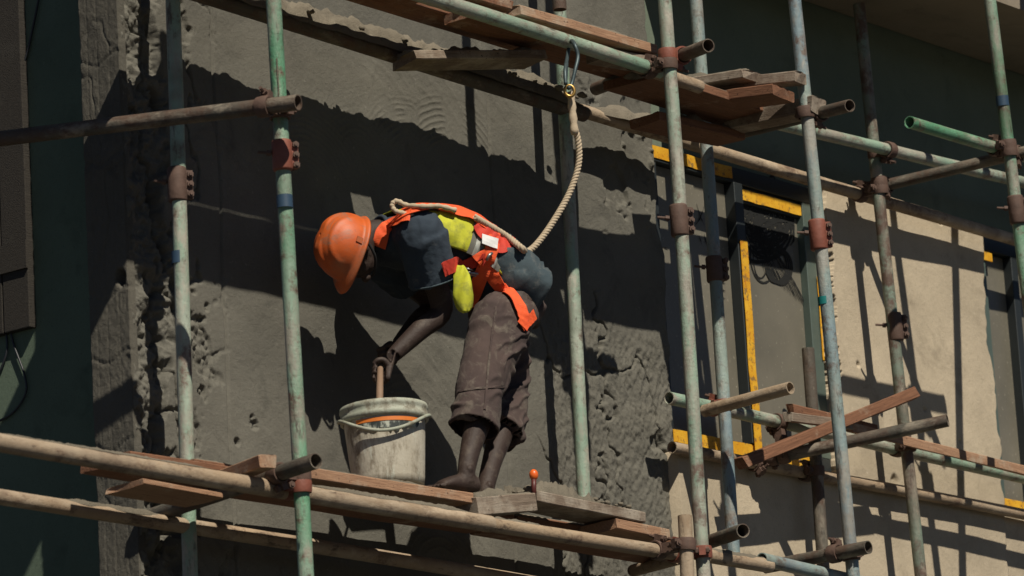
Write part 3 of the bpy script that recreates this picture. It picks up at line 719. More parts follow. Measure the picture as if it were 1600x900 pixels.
# ------------------------------------------------------------------ the worker
def loft(rings, seg=28, ex=2.0):
    """rings: (center, half-axis a, half-axis b)"""
    vs = []; fs = []
    for c, a, b in rings:
        for k in range(seg):
            t = 2*math.pi*k/seg; ct, st = math.cos(t), math.sin(t)
            ct = math.copysign(abs(ct)**(2/ex), ct); st = math.copysign(abs(st)**(2/ex), st)
            vs.append(np.asarray(c)+np.asarray(a)*ct+np.asarray(b)*st)
    n = len(rings)
    for i in range(n-1):
        for k in range(seg): l = (k+1) % seg; fs.append((i*seg+k, i*seg+l, (i+1)*seg+l, (i+1)*seg+k))
    fs.append(tuple(reversed(range(seg)))); fs.append(tuple(range((n-1)*seg, n*seg)))
    return vs, fs
def limb(pts, rads, n=24, seg=20):
    pp = smooth_path(pts, n); rr = np.interp(np.linspace(0, 1, n), np.linspace(0, 1, len(rads)), rads); return sweep(pp, list(rr), seg)
def ball(c, r, ax=None, seg=16):
    ax = np.eye(3) if ax is None else np.array(ax); r = np.ones(3)*r; vs = []; fs = []
    for i in range(1, seg//2):
        p = math.pi*i/(seg//2)
        for k in range(seg):
            a = 2*math.pi*k/seg; q = np.array([math.sin(p)*math.cos(a), math.sin(p)*math.sin(a), math.cos(p)])*r; vs.append(np.asarray(c)+q@ax)
    n = seg//2-1
    for i in range(n-1):
        for k in range(seg): l = (k+1) % seg; fs.append((i*seg+k, (i+1)*seg+k, (i+1)*seg+l, i*seg+l))
    t = len(vs); vs += [np.asarray(c)+np.array([0, 0, 1])*r@ax, np.asarray(c)-np.array([0, 0, 1])*r@ax]
    for k in range(seg): l = (k+1) % seg; fs.append((t, k, l)); fs.append((t+1, (n-1)*seg+l, (n-1)*seg+k))
    return vs, fs
def fused(name, shells, mat, parent, voxel, fold=None, smooth=4):
    v, f = join(*shells); me = bpy.data.meshes.new('tmp'); me.from_pydata([tuple(map(float, q)) for q in v], [], f)
    bm = bmesh.new(); bm.from_mesh(me); bmesh.ops.recalc_face_normals(bm, faces=bm.faces); bm.to_mesh(me); bm.free()
    ob = bpy.data.objects.new('tmp', me); COL.objects.link(ob)
    r = ob.modifiers.new('r', 'REMESH'); r.mode = 'VOXEL'; r.voxel_size = voxel
    s = ob.modifiers.new('s', 'SMOOTH'); s.factor = .5; s.iterations = smooth
    dg = bpy.context.evaluated_depsgraph_get(); out = bpy.data.meshes.new_from_object(ob.evaluated_get(dg))
    bpy.data.objects.remove(ob); out.name = name
    n = len(out.vertices); co = np.empty(n*3, np.float32); out.vertices.foreach_get('co', co); co = co.reshape(-1, 3)
    if fold:
        no = np.empty(n*3, np.float32); out.vertex_normals.foreach_get('vector', no); no = no.reshape(-1, 3)
        co = co+no*fold(co.astype(float))[:, None]; out.vertices.foreach_set('co', co.astype(np.float32).ravel())
    out.materials.clear(); out.materials.append(mat); out.polygons.foreach_set('use_smooth', np.ones(len(out.polygons), dtype=bool)); out.update()
    return link(name, out, parent)

t = NT('dark_brown_skin'); c = t.mix(t.noise(9, 5), (.020,.0105,.0075), (.042,.0225,.0155)); c = t.mix(t.ramp(t.noise(13, 8, .75), [(.52, 0.), (.68, .6)]), c, (.105,.08,.06))
t.color(c); t.rough(.68); t.bump(t.noise(70, 7, .7), .45, .006); M_SKIN = t.m
M_TEE = NT('navy_cotton')
c = M_TEE.mix(M_TEE.ramp(M_TEE.noise(6, 6), [(.35, 0.), (.7, 1.)]), (.020,.030,.045), (.034,.050,.068)); c = M_TEE.mix(M_TEE.ramp(M_TEE.noise(16, 7, .7), [(.60, 0.), (.75, .5)]), c, (.12,.12,.115))
M_TEE.color(c); M_TEE.rough(.95); M_TEE.bump(M_TEE.noise(26, 6), .35, .01); M_TEE = M_TEE.m
t = NT('faded_blue_cotton'); c = t.mix(t.ramp(t.noise(7, 6), [(.35, 0.), (.7, 1.)]), (.036,.055,.066), (.060,.084,.096)); c = t.mix(t.ramp(t.noise(12, 8, .75), [(.52, 0.), (.66, .6)]), c, (.15,.15,.14)); t.color(c); t.rough(.95); t.bump(t.noise(26, 6), .35, .008); M_TEEB = t.m
t = NT('dusty_brown_trousers'); c = t.mix(t.ramp(t.noise(5, 6), [(.35, 0.), (.7, 1.)]), (.042,.028,.026), (.075,.050,.043))
c = t.mix(t.ramp(t.noise(11, 8, .75, dist=.8), [(.50, 0.), (.66, .7)]), c, (.15,.127,.10)); t.color(c); t.rough(.95); t.bump(t.noise(26, 5, .55, t.scale((1.4, 1.4, .6))), .35, .008); M_TROU = t.m
t = NT('orange_webbing'); c = t.mix(t.ramp(t.noise(14, 6), [(.4, 0.), (.7, 1.)]), (.80,.105,.022), (.72,.075,.018)); c = t.mix(t.ramp(t.noise(35, 6), [(.60, 0.), (.72, .5)]), c, (.30,.10,.05)); t.color(c); t.rough(.75); t.bump(t.noise(120, 3), .3, .003); M_ORG = t.m
t = NT('red_webbing'); t.color(t.mix(t.noise(14, 6), (.50,.030,.018), (.62,.05,.022))); t.rough(.75); M_REDW = t.m
t = NT('lime_vest_fabric'); c = t.mix(t.ramp(t.noise(7, 6), [(.35, 0.), (.7, 1.)]), (.42,.44,.018), (.58,.57,.045)); c = t.mix(t.ramp(t.noise(22, 6), [(.50, 0.), (.66, .6)]), c, (.20,.21,.05)); t.color(c); t.rough(.85); t.bump(t.noise(14, 5, .55), .35, .010); M_LIME = t.m
M_GREYB = simple('grey_reflective_band', (.17,.165,.14), .55, .3, 10, .25, 0, 40)
M_SILV = simple('silver_reflective', (.42,.43,.39), .35, .2, 10, .2, .2, 40)
t = NT('orange_helmet_shell'); c = t.mix(t.ramp(t.noise(9, 7, .65), [(.35, 0.), (.65, 1.)]), (.46,.075,.009), (.56,.105,.013))
c = t.mix(t.ramp(t.noise(6.5, 8, .7, dist=.6), [(.50, 0.), (.60, .75)]), c, (.20,.125,.085)); c = t.mix(t.ramp(t.noise(42, 5, .7), [(.65, 0.), (.69, .8)]), c, (.09,.06,.05)); c = t.mix(t.ramp(t.noise(4, 8, .75), [(.48, 0.), (.62, .55)]), c, (.27,.12,.06)); t.color(c); t.rough(.55); t.bump(t.noise(50, 6), .2, .004); M_HELM = t.m

FH = nrm((-.90, .42, 0)); LFT = np.array([-FH[1]*1.0, FH[0], 0.0]); LFT = nrm(np.cross(EZ, FH))   # facing, left (towards the camera)
CH = P(797,456,-.63); CS = P(604,373,-.42)
man = empty('person', P(745,770,-.76)); MO = np.array(man.location)
tag(man, 'barefoot worker in orange helmet, lime vest and harness bending over a bucket', 'person')
def rel(shell): return [np.asarray(v)-MO for v in shell[0]], shell[1]
d = nrm(CS-CH); SL = np.linalg.norm(CS-CH); NB = nrm(EZ-d*np.dot(EZ, d)); LS = nrm(np.cross(NB, d)); 
if np.dot(LS, LFT) < 0: LS = -LS
def spine(s): u = np.clip(s/SL, -.3, 1.3); return CH+d*s+NB*(.075*math.sin(math.pi*np.clip(u, 0, 1))**1.0-.05*max(0, -u)*2)
def tor(s, w, dp, off=0): return (spine(s)+NB*off, LS*w, NB*dp)
shL = spine(SL*.90)+LS*.185-NB*.02; shR = spine(SL*.90)-LS*.185-NB*.02
elL = P(690,484,-.57); wrL = P(618,552,-.47); haL = P(594,582,-.47)
elR = P(676,476,-.28); wrR = P(626,534,-.29); haR = P(604,556,-.29)
HC = P(540,386,-.36)     # middle of the head / helmet
UH = nrm(.93*nrm((-.86,.30,0))+.34*EZ); FF = nrm(.34*nrm((-.85,.5,0))-.94*EZ); FF = nrm(FF-UH*np.dot(FF, UH)); SH = np.cross(UH, FF)
if np.dot(SH, LFT) < 0: SH = -SH
hipL = CH+LFT*.10-EZ*.02; hipR = CH-LFT*.10-EZ*.02
knL = P(754,598,-.76); anL = P(729,741,-.80); knR = P(797,600,-.50); anR = P(758,741,-.62)
ZD = -1.205
def hand(w, h, fdir, side):
    """palm from wrist w to h, four fingers curling along fdir, thumb from the side"""
    ax = nrm(h-w); sd = nrm(side-ax*np.dot(side, ax)); cur = nrm(fdir-ax*np.dot(fdir, ax)); out = []; K = 1.2
    out.append(loft([(w, sd*.026, cur*.021), (w+ax*.03, sd*.034, cur*.018), (w+ax*.07, sd*.042, cur*.016), (w+ax*.098, sd*.040, cur*.012)], 16))
    for i, ln in enumerate((.070, .080, .074, .058)):
        b = w+ax*.090+sd*(.030-.020*i); p1 = b+ax*ln*.45+cur*.006; p2 = p1+(ax*.55+cur*.83)*ln*.36; p3 = p2+(ax*-.25+cur*.97)*ln*.30
        out.append(limb([b, p1, p2, p3], [.0095, .0095, .0088, .0075], 10, 10))
    b = w+ax*.03+sd*.030; out.append(limb([b, b+ax*.03+sd*.024+cur*.010, b+ax*.055+sd*.022+cur*.034, b+ax*.068+sd*.012+cur*.050], [.013, .0115, .010, .008], 10, 10))
    return [([w+(np.asarray(q)-w)*K for q in v], f) for v, f in out]
def foot(an, fwd, zs):
    fwd = nrm(np.array([fwd[0], fwd[1], 0])); sd = np.cross(EZ, fwd); fwd = fwd*.88; b = np.array([an[0], an[1], zs]); out = []
    out.append(loft([(b-fwd*.062+EZ*.030, sd*.018, EZ*.022), (b-fwd*.050+EZ*.034, sd*.030, EZ*.034), (b-fwd*.01+EZ*.045, sd*.034, EZ*.045), (b+fwd*.05+EZ*.036, sd*.038, EZ*.036),
                     (b+fwd*.10+EZ*.030, sd*.046, EZ*.030), (b+fwd*.145+EZ*.022, sd*.048, EZ*.022), (b+fwd*.16+EZ*.018, sd*.044, EZ*.016)], 20))
    for i, (o, l, r) in enumerate(((-.034,.050,.0145),(-.011,.050,.0105),(.009,.043,.0100),(.027,.035,.0095),(.043,.026,.009))):
        q = b+fwd*.150+sd*o; out.append(limb([q+EZ*.014, q+fwd*l*.6+EZ*.015, q+fwd*l+EZ*.010], [r, r, r*.8], 6, 10))
    return out
sk = [limb([spine(SL*.95), spine(SL*1.12)-NB*.01, HC-UH*.06+FF*-.02], [.075, .058, .058])]
hc = HC-UH*.02
sk += [ball(hc, (.078, .098, .112), [SH, FF, UH]), ball(hc+FF*.025-UH*.065, (.058, .070, .062), [SH, FF, UH])]
sk += [limb([hc+FF*.092+UH*.0, hc+FF*.118-UH*.035, hc+FF*.100-UH*.048], [.010, .016, .012], 8, 10), ball(hc+FF*.088-UH*.078, (.026, .012, .008), [SH, FF, UH], 10), ball(hc+FF*.082-UH*.11, (.026, .022, .018), [SH, FF, UH], 10)]
for sg in (1, -1):
    sk += [ball(hc+SH*sg*.080-UH*.02-FF*.005, (.010, .020, .033), [SH, FF, UH], 12), ball(hc+SH*sg*.032+FF*.084+UH*.004, (.018, .010, .009), [SH, FF, UH], 10)]
sk += [loft([tor(-.02, .14, .10), tor(.2, .14, .10), tor(.4, .15, .10), tor(SL*.97, .12, .08)], 20)]
sk += [limb([shL, shL*.5+elL*.5, elL, elL*.55+wrL*.45, wrL, wrL+nrm(haL-wrL)*.020], [.060, .053, .047, .043, .032, .027]), limb([shR, shR*.5+elR*.5, elR, elR*.55+wrR*.45, wrR, wrR+nrm(haR-wrR)*.020], [.060, .053, .047, .043, .032, .027])]
def fist(wr, G, ax):
    """hand closed round a handle at G: palm, four curled fingers of unequal length, thumb"""
    p = wr-G; p = nrm(p-ax*np.dot(p, ax)); q = np.cross(ax, p); out = []
    out.append(loft([(wr, q*.024, ax*.028), (wr*.5+(G+p*.040)*.5, q*.024, ax*.036), (G+p*.040, q*.022, ax*.044), (G+p*.022, q*.018, ax*.040)], 18))
    for i, (o, ln, r) in enumerate(((.034, 3.6, .0105), (.0115, 4.1, .0110), (-.0115, 3.9, .0105), (-.033, 3.3, .0092))):
        out.append(limb([G+ax*o+(p*math.cos(t)+q*math.sin(t))*(.030-.004*k/6) for k, t in enumerate(np.linspace(.35, ln, 7))], [r*1.1, r, r*.98, r*.8], 14, 10))
    out.append(limb([G+p*.035+ax*.030-q*.012, G+p*.012+ax*.044-q*.030, G-p*.014+ax*.040-q*.030, G-p*.030+ax*.030-q*.014], [.0135, .0125, .0110, .0090], 12, 10))
    return out
BC0 = P(608,762,-.64); TIP = np.array([BC0[0]+.03, BC0[1]+.06, ZD+.012+.325-.055]); HAX = nrm(haL-TIP)
sk += fist(wrL, haL, HAX)+fist(wrR, haR, nrm(np.array([-.2, .1, 1.])))
def leg(h, k, a):
    cb = k*.62+a*.38; bk = -FH
    return limb([h, h*.5+k*.5, k, cb+bk*.012, k*.25+a*.75, a+LFT*.0, np.array([a[0], a[1], ZD+.04])], [.085, .075, .056, .057, .042, .036, .038], 36)
anL[2] = ZD+.085; anR[2] = ZD+.085
sk += [ball(anL+LFT*.030+EZ*.004, (.014,.014,.018)), ball(anR+LFT*.030+EZ*.004, (.014,.014,.018)), ball(anL-LFT*.030+EZ*.012, (.013,.013,.017))]
sk += [leg(hipL, knL, anL), leg(hipR, knR, anR)]+foot(anL, FH+LFT*.12, ZD)+foot(anR, FH-LFT*.22, ZD)
body = fused('body', [rel(s) for s in sk], M_SKIN, man, .0042, None, 3)
tag(body, 'dark brown skin of the worker, bare arms and feet')
# eyes
M_EYE = simple('eye_white', (.7,.66,.6), .25, .05, 10, 0)
for sg in (1, -1): mesh_obj('eye', *rel(ball(hc+SH*sg*.032+FF*.086+UH*.004, .0125, None, 12)), M_EYE, man)

def folds(freq, amp, axis, seed, fine=.0018):
    axis = nrm(axis)
    def fn(co):
        q = co*freq; along = (co@axis)[:, None]*axis[None, :]; q = q-along*freq*.86
        a = fb3(q+seed, 3, seed); r = 1-np.abs(a-.5)*4.2; r = np.clip(r, 0, 1)**1.6
        return amp*(r-.35)+fine*(fb3(co*60, 2, seed+3)-.5)
    return fn
# trousers: seat and two wide legs cut off below the knee
def trouser_leg(h, k, a, hem):
    he = k+(a-k)*hem; ax = nrm(a-k); s1 = nrm(LFT-ax*np.dot(LFT, ax)); s2 = np.cross(ax, s1)
    def rg(p, w, dp, o=0): return (p+FH*o, s1*w, s2*dp)
    return loft([rg(h+EZ*.0, .060, .095), rg(h-EZ*.05, .082, .118, .01), rg(h*.72+k*.28, .100, .140, .032), rg(h*.45+k*.55, .098, .125, .022), rg(h*.15+k*.85, .092, .108, .012), rg(k*.9+a*.1, .092, .106, .012), rg(k+(he-k)*.6, .094, .104), rg(he, .098, .108)], 28)
pel = loft([(CH-EZ*.16, LFT*.14, FH*.10), (CH-EZ*.07, LFT*.165, FH*.130), (CH+EZ*.0, LFT*.165, FH*.132), (CH+d*.10+EZ*.01, LFT*.158, NB*.115)], 28)
def creases(k1, k2, amp, seed, base=None):
    def fn(co):
        n1 = fb3(co*7+seed, 3, seed); n2 = fb3(co*5+seed*2, 3, seed+5); n3 = fb3(co*6+9, 2, seed+7)
        a = np.clip(np.sin((co@k1)*105+11*n1), 0, 1)**1.5*sst(.46, .60, n2); b = np.clip(np.sin((co@k2)*85+12*n3), 0, 1)**1.5*sst(.48, .60, n3)
        return amp*(a+.8*b-.25)+(base(co) if base is not None else 0)+.0014*(fb3(co*70, 2, seed+3)-.5)
    return fn
tf = creases(.62*CM[0]+.78*CM[1], .25*CM[0]+.96*CM[1], .011, 3, folds(6, .010, EZ*.8+FH*.55, 3))
trou = fused('trousers', [rel(pel), rel(trouser_leg(hipL, knL, anL, .52)), rel(trouser_leg(hipR, knR, anR, .47))], M_TROU, man, .0065, tf, 5)
# open the hems: drop the cap faces that look straight down the shins
bm = bmesh.new(); bm.from_mesh(trou.data)
dele = [f for f in bm.faces if f.normal.z < -.80 and f.calc_center_median().z+MO[2] < knL[2]-.06]
bmesh.ops.delete(bm, geom=dele, context='FACES'); bm.to_mesh(trou.data); bm.free()
md = trou.modifiers.new('thick', 'SOLIDIFY'); md.thickness = .004; md.offset = -1
# T-shirt: torso (navy, dusty blue tail) with near and far sleeves
def sleeve_shell(sh, el, ln, r0, r1):
    ax = nrm(el-sh); e = sh+ax*ln; s1 = nrm(np.cross(ax, NB)); s2 = np.cross(ax, s1)
    return loft([(sh-ax*.03+(spine(SL*.93)-sh)*.75, s1*r0*.75, s2*r0*.75), (sh-ax*.02+(spine(SL*.90)-sh)*.40, s1*r0*.95, s2*r0*.95), (sh+ax*.01, s1*r0*1.02, s2*r0*1.02), (sh*.5+e*.5, s1*(r0+r1)*.5, s2*(r0+r1)*.5), (e, s1*r1, s2*r1)], 24)
shirt = fused('shirt', [rel(loft([tor(-.08, .165, .115, -.02), tor(0, .168, .128), tor(.12, .165, .132), tor(.26, .168, .132), tor(.40, .182, .130), tor(SL*.92, .185, .118), tor(SL*1.03, .13, .09), tor(SL*1.10, .075, .068)], 32, 2.3)),
     rel(sleeve_shell(shL, elL, .215, .112, .108)), rel(ball(shL-LS*.012-NB*.006, .113)), rel(ball(shR+LS*.012+NB*.012, .112)), rel(sleeve_shell(shR, elR, .22, .100, .092))], M_TEE, man, .0070, creases(0.85*CM[0]-.5*CM[1], .9*CM[0]+.4*CM[1], .0055, 11, folds(6, .012, d*.4+NB*.9, 11)), 8)
# the shirt tail hanging over the seat, faded blue
ts = []; fsx = []; NA, NS = 40, 16
for i in range(NS):
    u = i/(NS-1); s = .19-.25*u
    for k in range(NA):
        a = math.pi*(-.44+1.66*k/(NA-1))
        c0 = spine(max(s, -.12)); dr = -FH*.0
        w_, dp_ = float(np.interp(u, [0, .4, 1], [.184, .226, .244])), .134+.004*u
        p = CH+d*max(s, -.02)+NB*(.075*math.sin(math.pi*np.clip(s/SL, 0, 1)))+LS*w_*math.cos(a)+NB*dp_*math.sin(a)*(1-.25*max(0, u-.5))
        if s < -.02: p = p+(nrm(d*-.75-EZ*.66))*(-.02-s)
        ts.append(p-MO)
for i in range(NS-1):
    for k in range(NA-1): fsx.append((i*NA+k, i*NA+k+1, (i+1)*NA+k+1, (i+1)*NA+k))
ts = np.array(ts); ts += (NB*.8+LS*.5)[None, :]*(.045*(np.clip(1-np.abs(fb3(ts*np.array([10, 10, 10])+2, 3, 5)-.5)*4, 0, 1)-.4))[:, None]
ts += (NB*.6+LS*.6-FH*.2)[None, :]*(.013*np.clip(np.sin((ts@(.45*CM[0]+.9*CM[1]))*80+11*fb3(ts*6+3, 3, 41)), 0, 1)**1.5*sst(.40, .55, fb3(ts*5+7, 2, 43)))[:, None]
tail = mesh_obj('shirt_tail', ts, fsx, M_TEEB, man); md = tail.modifiers.new('thick', 'SOLIDIFY'); md.thickness = .005
# sleeve hem piping
def ring_at(sh, el, ln, r):
    ax = nrm(el-sh); e = sh+ax*ln; s1 = nrm(np.cross(ax, NB)); s2 = np.cross(ax, s1); return [e+s1*r*math.cos(a)+s2*r*math.sin(a)-MO for a in np.linspace(0, 2*math.pi, 40)[:-1]]
mesh_obj('sleeve_hem', *sweep(ring_at(shL, elL, .206, .106), .0035, 6, True), M_TEEB, man)
# vest: lime shell over the back with grey bands
def vest_shell(s0, s1, a0, a1, off, seed, n=26, m=46, jag=0):
    vs = []; fs = []
    S = [-.10, 0, .12, .26, .40, SL*.92, SL*1.03, SL*1.10]; W = [.165, .168, .165, .168, .182, .185, .13, .075]; D = [.115, .128, .132, .132, .130, .118, .09, .068]
    for i in range(n):
        s = s0+(s1-s0)*i/(n-1); w_ = np.interp(s, S, W)+off; dp = np.interp(s, S, D)+off
        for k in range(m):
            a = a0+(a1-a0)*k/(m-1); ct, st = math.cos(a), math.sin(a); ct = math.copysign(abs(ct)**(2/2.3), ct); st = math.copysign(abs(st)**(2/2.3), st)
            vs.append(spine(s)+LS*w_*ct+NB*dp*st-MO)
    for i in range(n-1):
        for k in range(m-1): fs.append((i*m+k, i*m+k+1, (i+1)*m+k+1, (i+1)*m+k))
    vs = np.array(vs); q = vs.copy(); c0 = np.mean(vs, 0); out = vs-np.array([spine(s0+(s1-s0)*(i//m)/(n-1))-MO for i in range(n*m)]); out /= np.linalg.norm(out, axis=1)[:, None]
    cz = np.clip(np.sin((q@(.9*CM[0]+.3*CM[1]))*95+9*fb3(q*6+2, 3, 33)), 0, 1)**1.6*sst(.42, .56, fb3(q*7+8, 2, 35))
    vs = vs+out*(.010*(np.clip(1-np.abs(fb3(q*8+4, 3, 31)-.5)*4, 0, 1)-.25)+.009*cz)[:, None]
    return vs, fs
vest = mesh_obj('safety_vest', *vest_shell(.10, SL*1.04, -.42, math.pi+.42, .016, 1, 60, 70), M_LIME, man); md = vest.modifiers.new('thick', 'SOLIDIFY'); md.thickness = .004; md.offset = 1
for (s0, s1) in ((.160, .225), (.262, .328)):
    mesh_obj('reflective_band', *vest_shell(s0, s1, -.42, math.pi+.42, .0235, 1, 10, 70), M_GREYB, vest)
    mesh_obj('reflective_band', *vest_shell(s0+.024, s1-.024, -.42, math.pi+.42, .0265, 1, 6, 70), M_SILV, vest)
for a0 in (.55, 2.2): mesh_obj('reflective_band', *vest_shell(.335, SL*.98, a0, a0+.36, .0240, 1, 22, 14), M_GREYB, vest)

# harness webbing laid on the clothes
bpy.context.view_layer.update()
def bvh_of(objs):
    vs = []; fs = []
    for o in objs:
        b = len(vs); mwx = Matrix.Translation(man.location)
        vs += [mwx @ v.co for v in o.data.vertices]; fs += [tuple(i+b for i in p.vertices) for p in o.data.polygons]
    return bvhtree.BVHTree.FromPolygons(vs, fs)
BV = bvh_of([trou, shirt, tail, vest])
def on_body(px, py, lift=.008):
    dr = nrm(CM.T @ np.array([(px-800)/FPX, (py-450)/FPX, 1.0])); hit, no, idx, dist = BV.ray_cast(V(CAM), V(dr))
    if hit is None:
        hit, no, idx, dist = BV.find_nearest(V(CAM+dr*18.7))
    no = np.array(no)
    if np.dot(no, dr) > 0: no = -no
    return np.array(hit)+no*lift, no
def strap(name, pxs, width, mat, lift=.012, n=40, parent=man, th=.0028):
    raw = smooth_path(pxs, n); pts = []; nos = []
    for q in raw:
        p, no = on_body(q[0], q[1], lift); pts.append(p); nos.append(no)
    pts = np.array(pts); nos = np.array(nos)
    for _ in range(3):
        pts[1:-1] = .5*pts[1:-1]+.25*(pts[:-2]+pts[2:]); nos[1:-1] = .4*nos[1:-1]+.3*(nos[:-2]+nos[2:])
    vs = []; fs = []
    for i in range(n):
        t = nrm(pts[min(i+1, n-1)]-pts[max(i-1, 0)]); no = nrm(nos[i]-t*np.dot(nos[i], t)); s = np.cross(t, no)
        for k in (-1, -.33, .33, 1): vs.append(pts[i]+s*width*.5*k+no*.0012*math.sin(i*.9+k*2)-MO)
    for i in range(n-1):
        for k in range(3): fs.append((i*4+k, i*4+k+1, (i+1)*4+k+1, (i+1)*4+k))
    o = mesh_obj(name, vs, fs, mat, parent, False); md = o.modifiers.new('thick', 'SOLIDIFY'); md.thickness = th; md.offset = 0; return o
W1 = .060
strap('harness_strap', [(594,384),(600,362),(618,348),(642,338)], W1, M_ORG)
strap('harness_strap', [(618,345),(655,329),(695,330),(735,341),(768,364)], W1*1.1, M_ORG, .018)
strap('harness_strap', [(742,352),(760,372),(778,384),(797,384)], W1*1.3, M_REDW, .020)
strap('harness_strap', [(768,360),(766,385),(758,410),(748,440),(734,478)], W1, M_ORG, .022)
strap('harness_strap', [(745,395),(760,415),(782,445),(806,474),(815,498),(812,512)], W1, M_ORG, .016, 60)
strap('harness_strap', [(812,512),(822,503),(832,492)], W1*.7, M_ORG, .012)
strap('harness_strap', [(690,421),(706,414),(722,412)], W1, M_REDW, .014)
strap('harness_strap', [(722,413),(738,407),(752,404)], W1*.9, M_REDW, .018)
lb = strap('care_label', [(750,377),(772,384)], .045, simple('white_label', (.75,.75,.73), .6, .05, 10, 0), .030, 6, th=.002)
mesh_obj('buckle', *[( [q+on_body(735,418,.034)[0]-MO for q in sweep([(-.028,0,-.012),(.028,0,-.012),(.028,0,.012),(-.028,0,.012)], .0045, 6, True)[0]] ), sweep([(-.028,0,-.012),(.028,0,-.012),(.028,0,.012),(-.028,0,.012)], .0045, 6, True)[1]], M_STEEL, man)
mesh_obj('buckle', *rel(sweep([on_body(712,414,.03)[0], on_body(728,417,.034)[0], on_body(746,424,.034)[0]], .006, 8)), M_STEEL, man)
mesh_obj('buckle', *rel(sweep([on_body(752,404,.03)[0], on_body(758,399,.034)[0], on_body(764,396,.03)[0]], .007, 8)), M_STEEL, man)
strap('seam', [(716,612),(735,609),(760,606),(795,603)], .010, M_TROU, .004, 30)
strap('seam', [(775,480),(768,530),(762,580),(757,640)], .009, M_TROU, .004, 40)
# loose lime tail of the vest hanging at the side
tl = [on_body(710,417,.028)[0]]; z0 = tl[0]
tl += [z0+np.array([-.01,-.01,-.06]), z0+np.array([-.012,-.012,-.13]), z0+np.array([.0,-.010,-.20])]
pp = smooth_path(tl, 16); vs = []; fs = []
lat = nrm(CM[0]-EZ*np.dot(CM[0], EZ))
for i, p in enumerate(pp):
    wv = np.interp(i/15, [0, .25, .7, .9, 1], [.014, .034, .040, .030, .006])
    for k in np.linspace(-1, 1, 7): vs.append(p+lat*wv*k+CM[2]*(.012*math.sin(k*3+i*.4)+.010*k*k)-MO)
    if i:
        for k in range(6): b = i*7+k; fs.append((b-7, b-6, b+1, b))
o = mesh_obj('vest_tail', vs, fs, M_LIME, man); md = o.modifiers.new('thick', 'SOLIDIFY'); md.thickness = .005

# helmet
def helmet():
    n, m = 26, 72; vs = []; fs = []
    for i in range(n+5):
        for k in range(m):
            a = 2*math.pi*k/m; ca, sa = math.cos(a), math.sin(a); fr = max(0, ca)**2.2
            if i <= n:
                p = (math.pi/2)*i/n; sp = math.sin(p)**.86; r = np.array([.112*sp*sa, (.132 if ca > 0 else .134)*sp*ca, .138*math.cos(p)**.9-.0])
                lat = abs(r[0]); rg = .007*(1-sst(.018, .026, np.array(lat)))*sst(.1, .4, np.array(p)) if True else 0
                r = r*(1+float(rg)/.14)
                rg2 = .006*math.exp(-((lat-.066)/.007)**2)*float(sst(.25, .5, np.array(p)))*float(1-sst(1.2, 1.45, np.array(p))); r = r*(1+rg2/.14)
            else:
                j = i-n; ext_ = (.006, .014, .016, .014, .004)[j-1 if j < 6 else 4]; pk = (.25, .8, 1, .95, .5)[j-1]*.040*fr
                zz = (-.006, -.012, -.015, -.019, -.016)[j-1]-.020*fr*(.2, .7, 1, 1, .6)[j-1]
                r = np.array([(.112+ext_)*sa, ((.132 if ca > 0 else .134)+ext_+pk)*ca, zz])
            vs.append(HC+SH*r[0]+FF*r[1]+UH*(r[2]-.015)-MO)
    for i in range(n+4):
        for k in range(m): l = (k+1) % m; fs.append((i*m+k, i*m+l, (i+1)*m+l, (i+1)*m+k))
    h = mesh_obj('helmet', vs, fs, M_HELM, man); md = h.modifiers.new('thick', 'SOLIDIFY'); md.thickness = .004; md.offset = -1
    tag(h, 'scuffed orange hard hat with peak and ridges')
    for sg in (1, -1):
        c0 = HC+SH*sg*.114+FF*-.01+UH*.004
        v, f = boxvf((-.012, -.004, -.016), (.012, .006, .012)); x, y, z = FF, SH*sg, UH
        mesh_obj('strap_slot', [c0+x*q[0]+y*q[1]+z*q[2]-MO for q in v], f, M_HELM, h, False)
    M_STR = simple('black_strap', (.012,.012,.013), .8, .1, 10, 0)
    v, f = sweep(smooth_path([HC+SH*.112-UH*.02-FF*.03, HC+SH*.092-UH*.10+FF*.02, HC-UH*.15+FF*.07, HC-SH*.092-UH*.10+FF*.02, HC-SH*.112-UH*.02-FF*.03], 24), .006, 6)
    mesh_obj('chin_strap', *rel((v, f)), M_STR, h)
helmet()
# shirt collar
v, f = sweep([spine(SL*1.07)+LS*.082*math.cos(a)+NB*.076*math.sin(a)+d*.012*math.sin(a) for a in np.linspace(0, 2*math.pi, 36)[:-1]], .010, 8, True)
mesh_obj('collar', *rel((v, f)), M_TEE, man)

# ------------------------------------------------------------------ safety rope and snap hook
def rope(pts, r, mat, label, pitch=.045, n=420):
    p = np.array(smooth_path(pts, n)); o = p[0].copy(); p = p-o; L = np.r_[0, np.cumsum(np.linalg.norm(np.diff(p, axis=0), axis=1))]
    root = empty('safety_rope', o); tag(root, label, 'rope')
    prev = np.array([.2, .9, .1]); X = []; Y_ = []
    for i in range(n):
        t = nrm(p[min(i+1, n-1)]-p[max(i-1, 0)]); x = nrm(prev-t*np.dot(prev, t)); prev = x; X.append(x); Y_.append(np.cross(t, x))
    X = np.array(X); Y_ = np.array(Y_)
    for s in range(3):
        a = 2*math.pi*L/pitch+2*math.pi*s/3
        q = p+r*.52*(np.cos(a)[:, None]*X+np.sin(a)[:, None]*Y_)
        mesh_obj('strand', *sweep(list(q), r*.56, 7), mat, root)
    return root
t = NT('beige_rope'); t.color(t.mix(t.noise(25, 6), (.36,.28,.19), (.55,.45,.32))); t.rough(.9); t.bump(t.noise(160, 3), .4, .003); M_ROPE = t.m
bk = [on_body(x, y, .026)[0] for x, y in ((812,392),(790,378),(765,362),(735,345))]
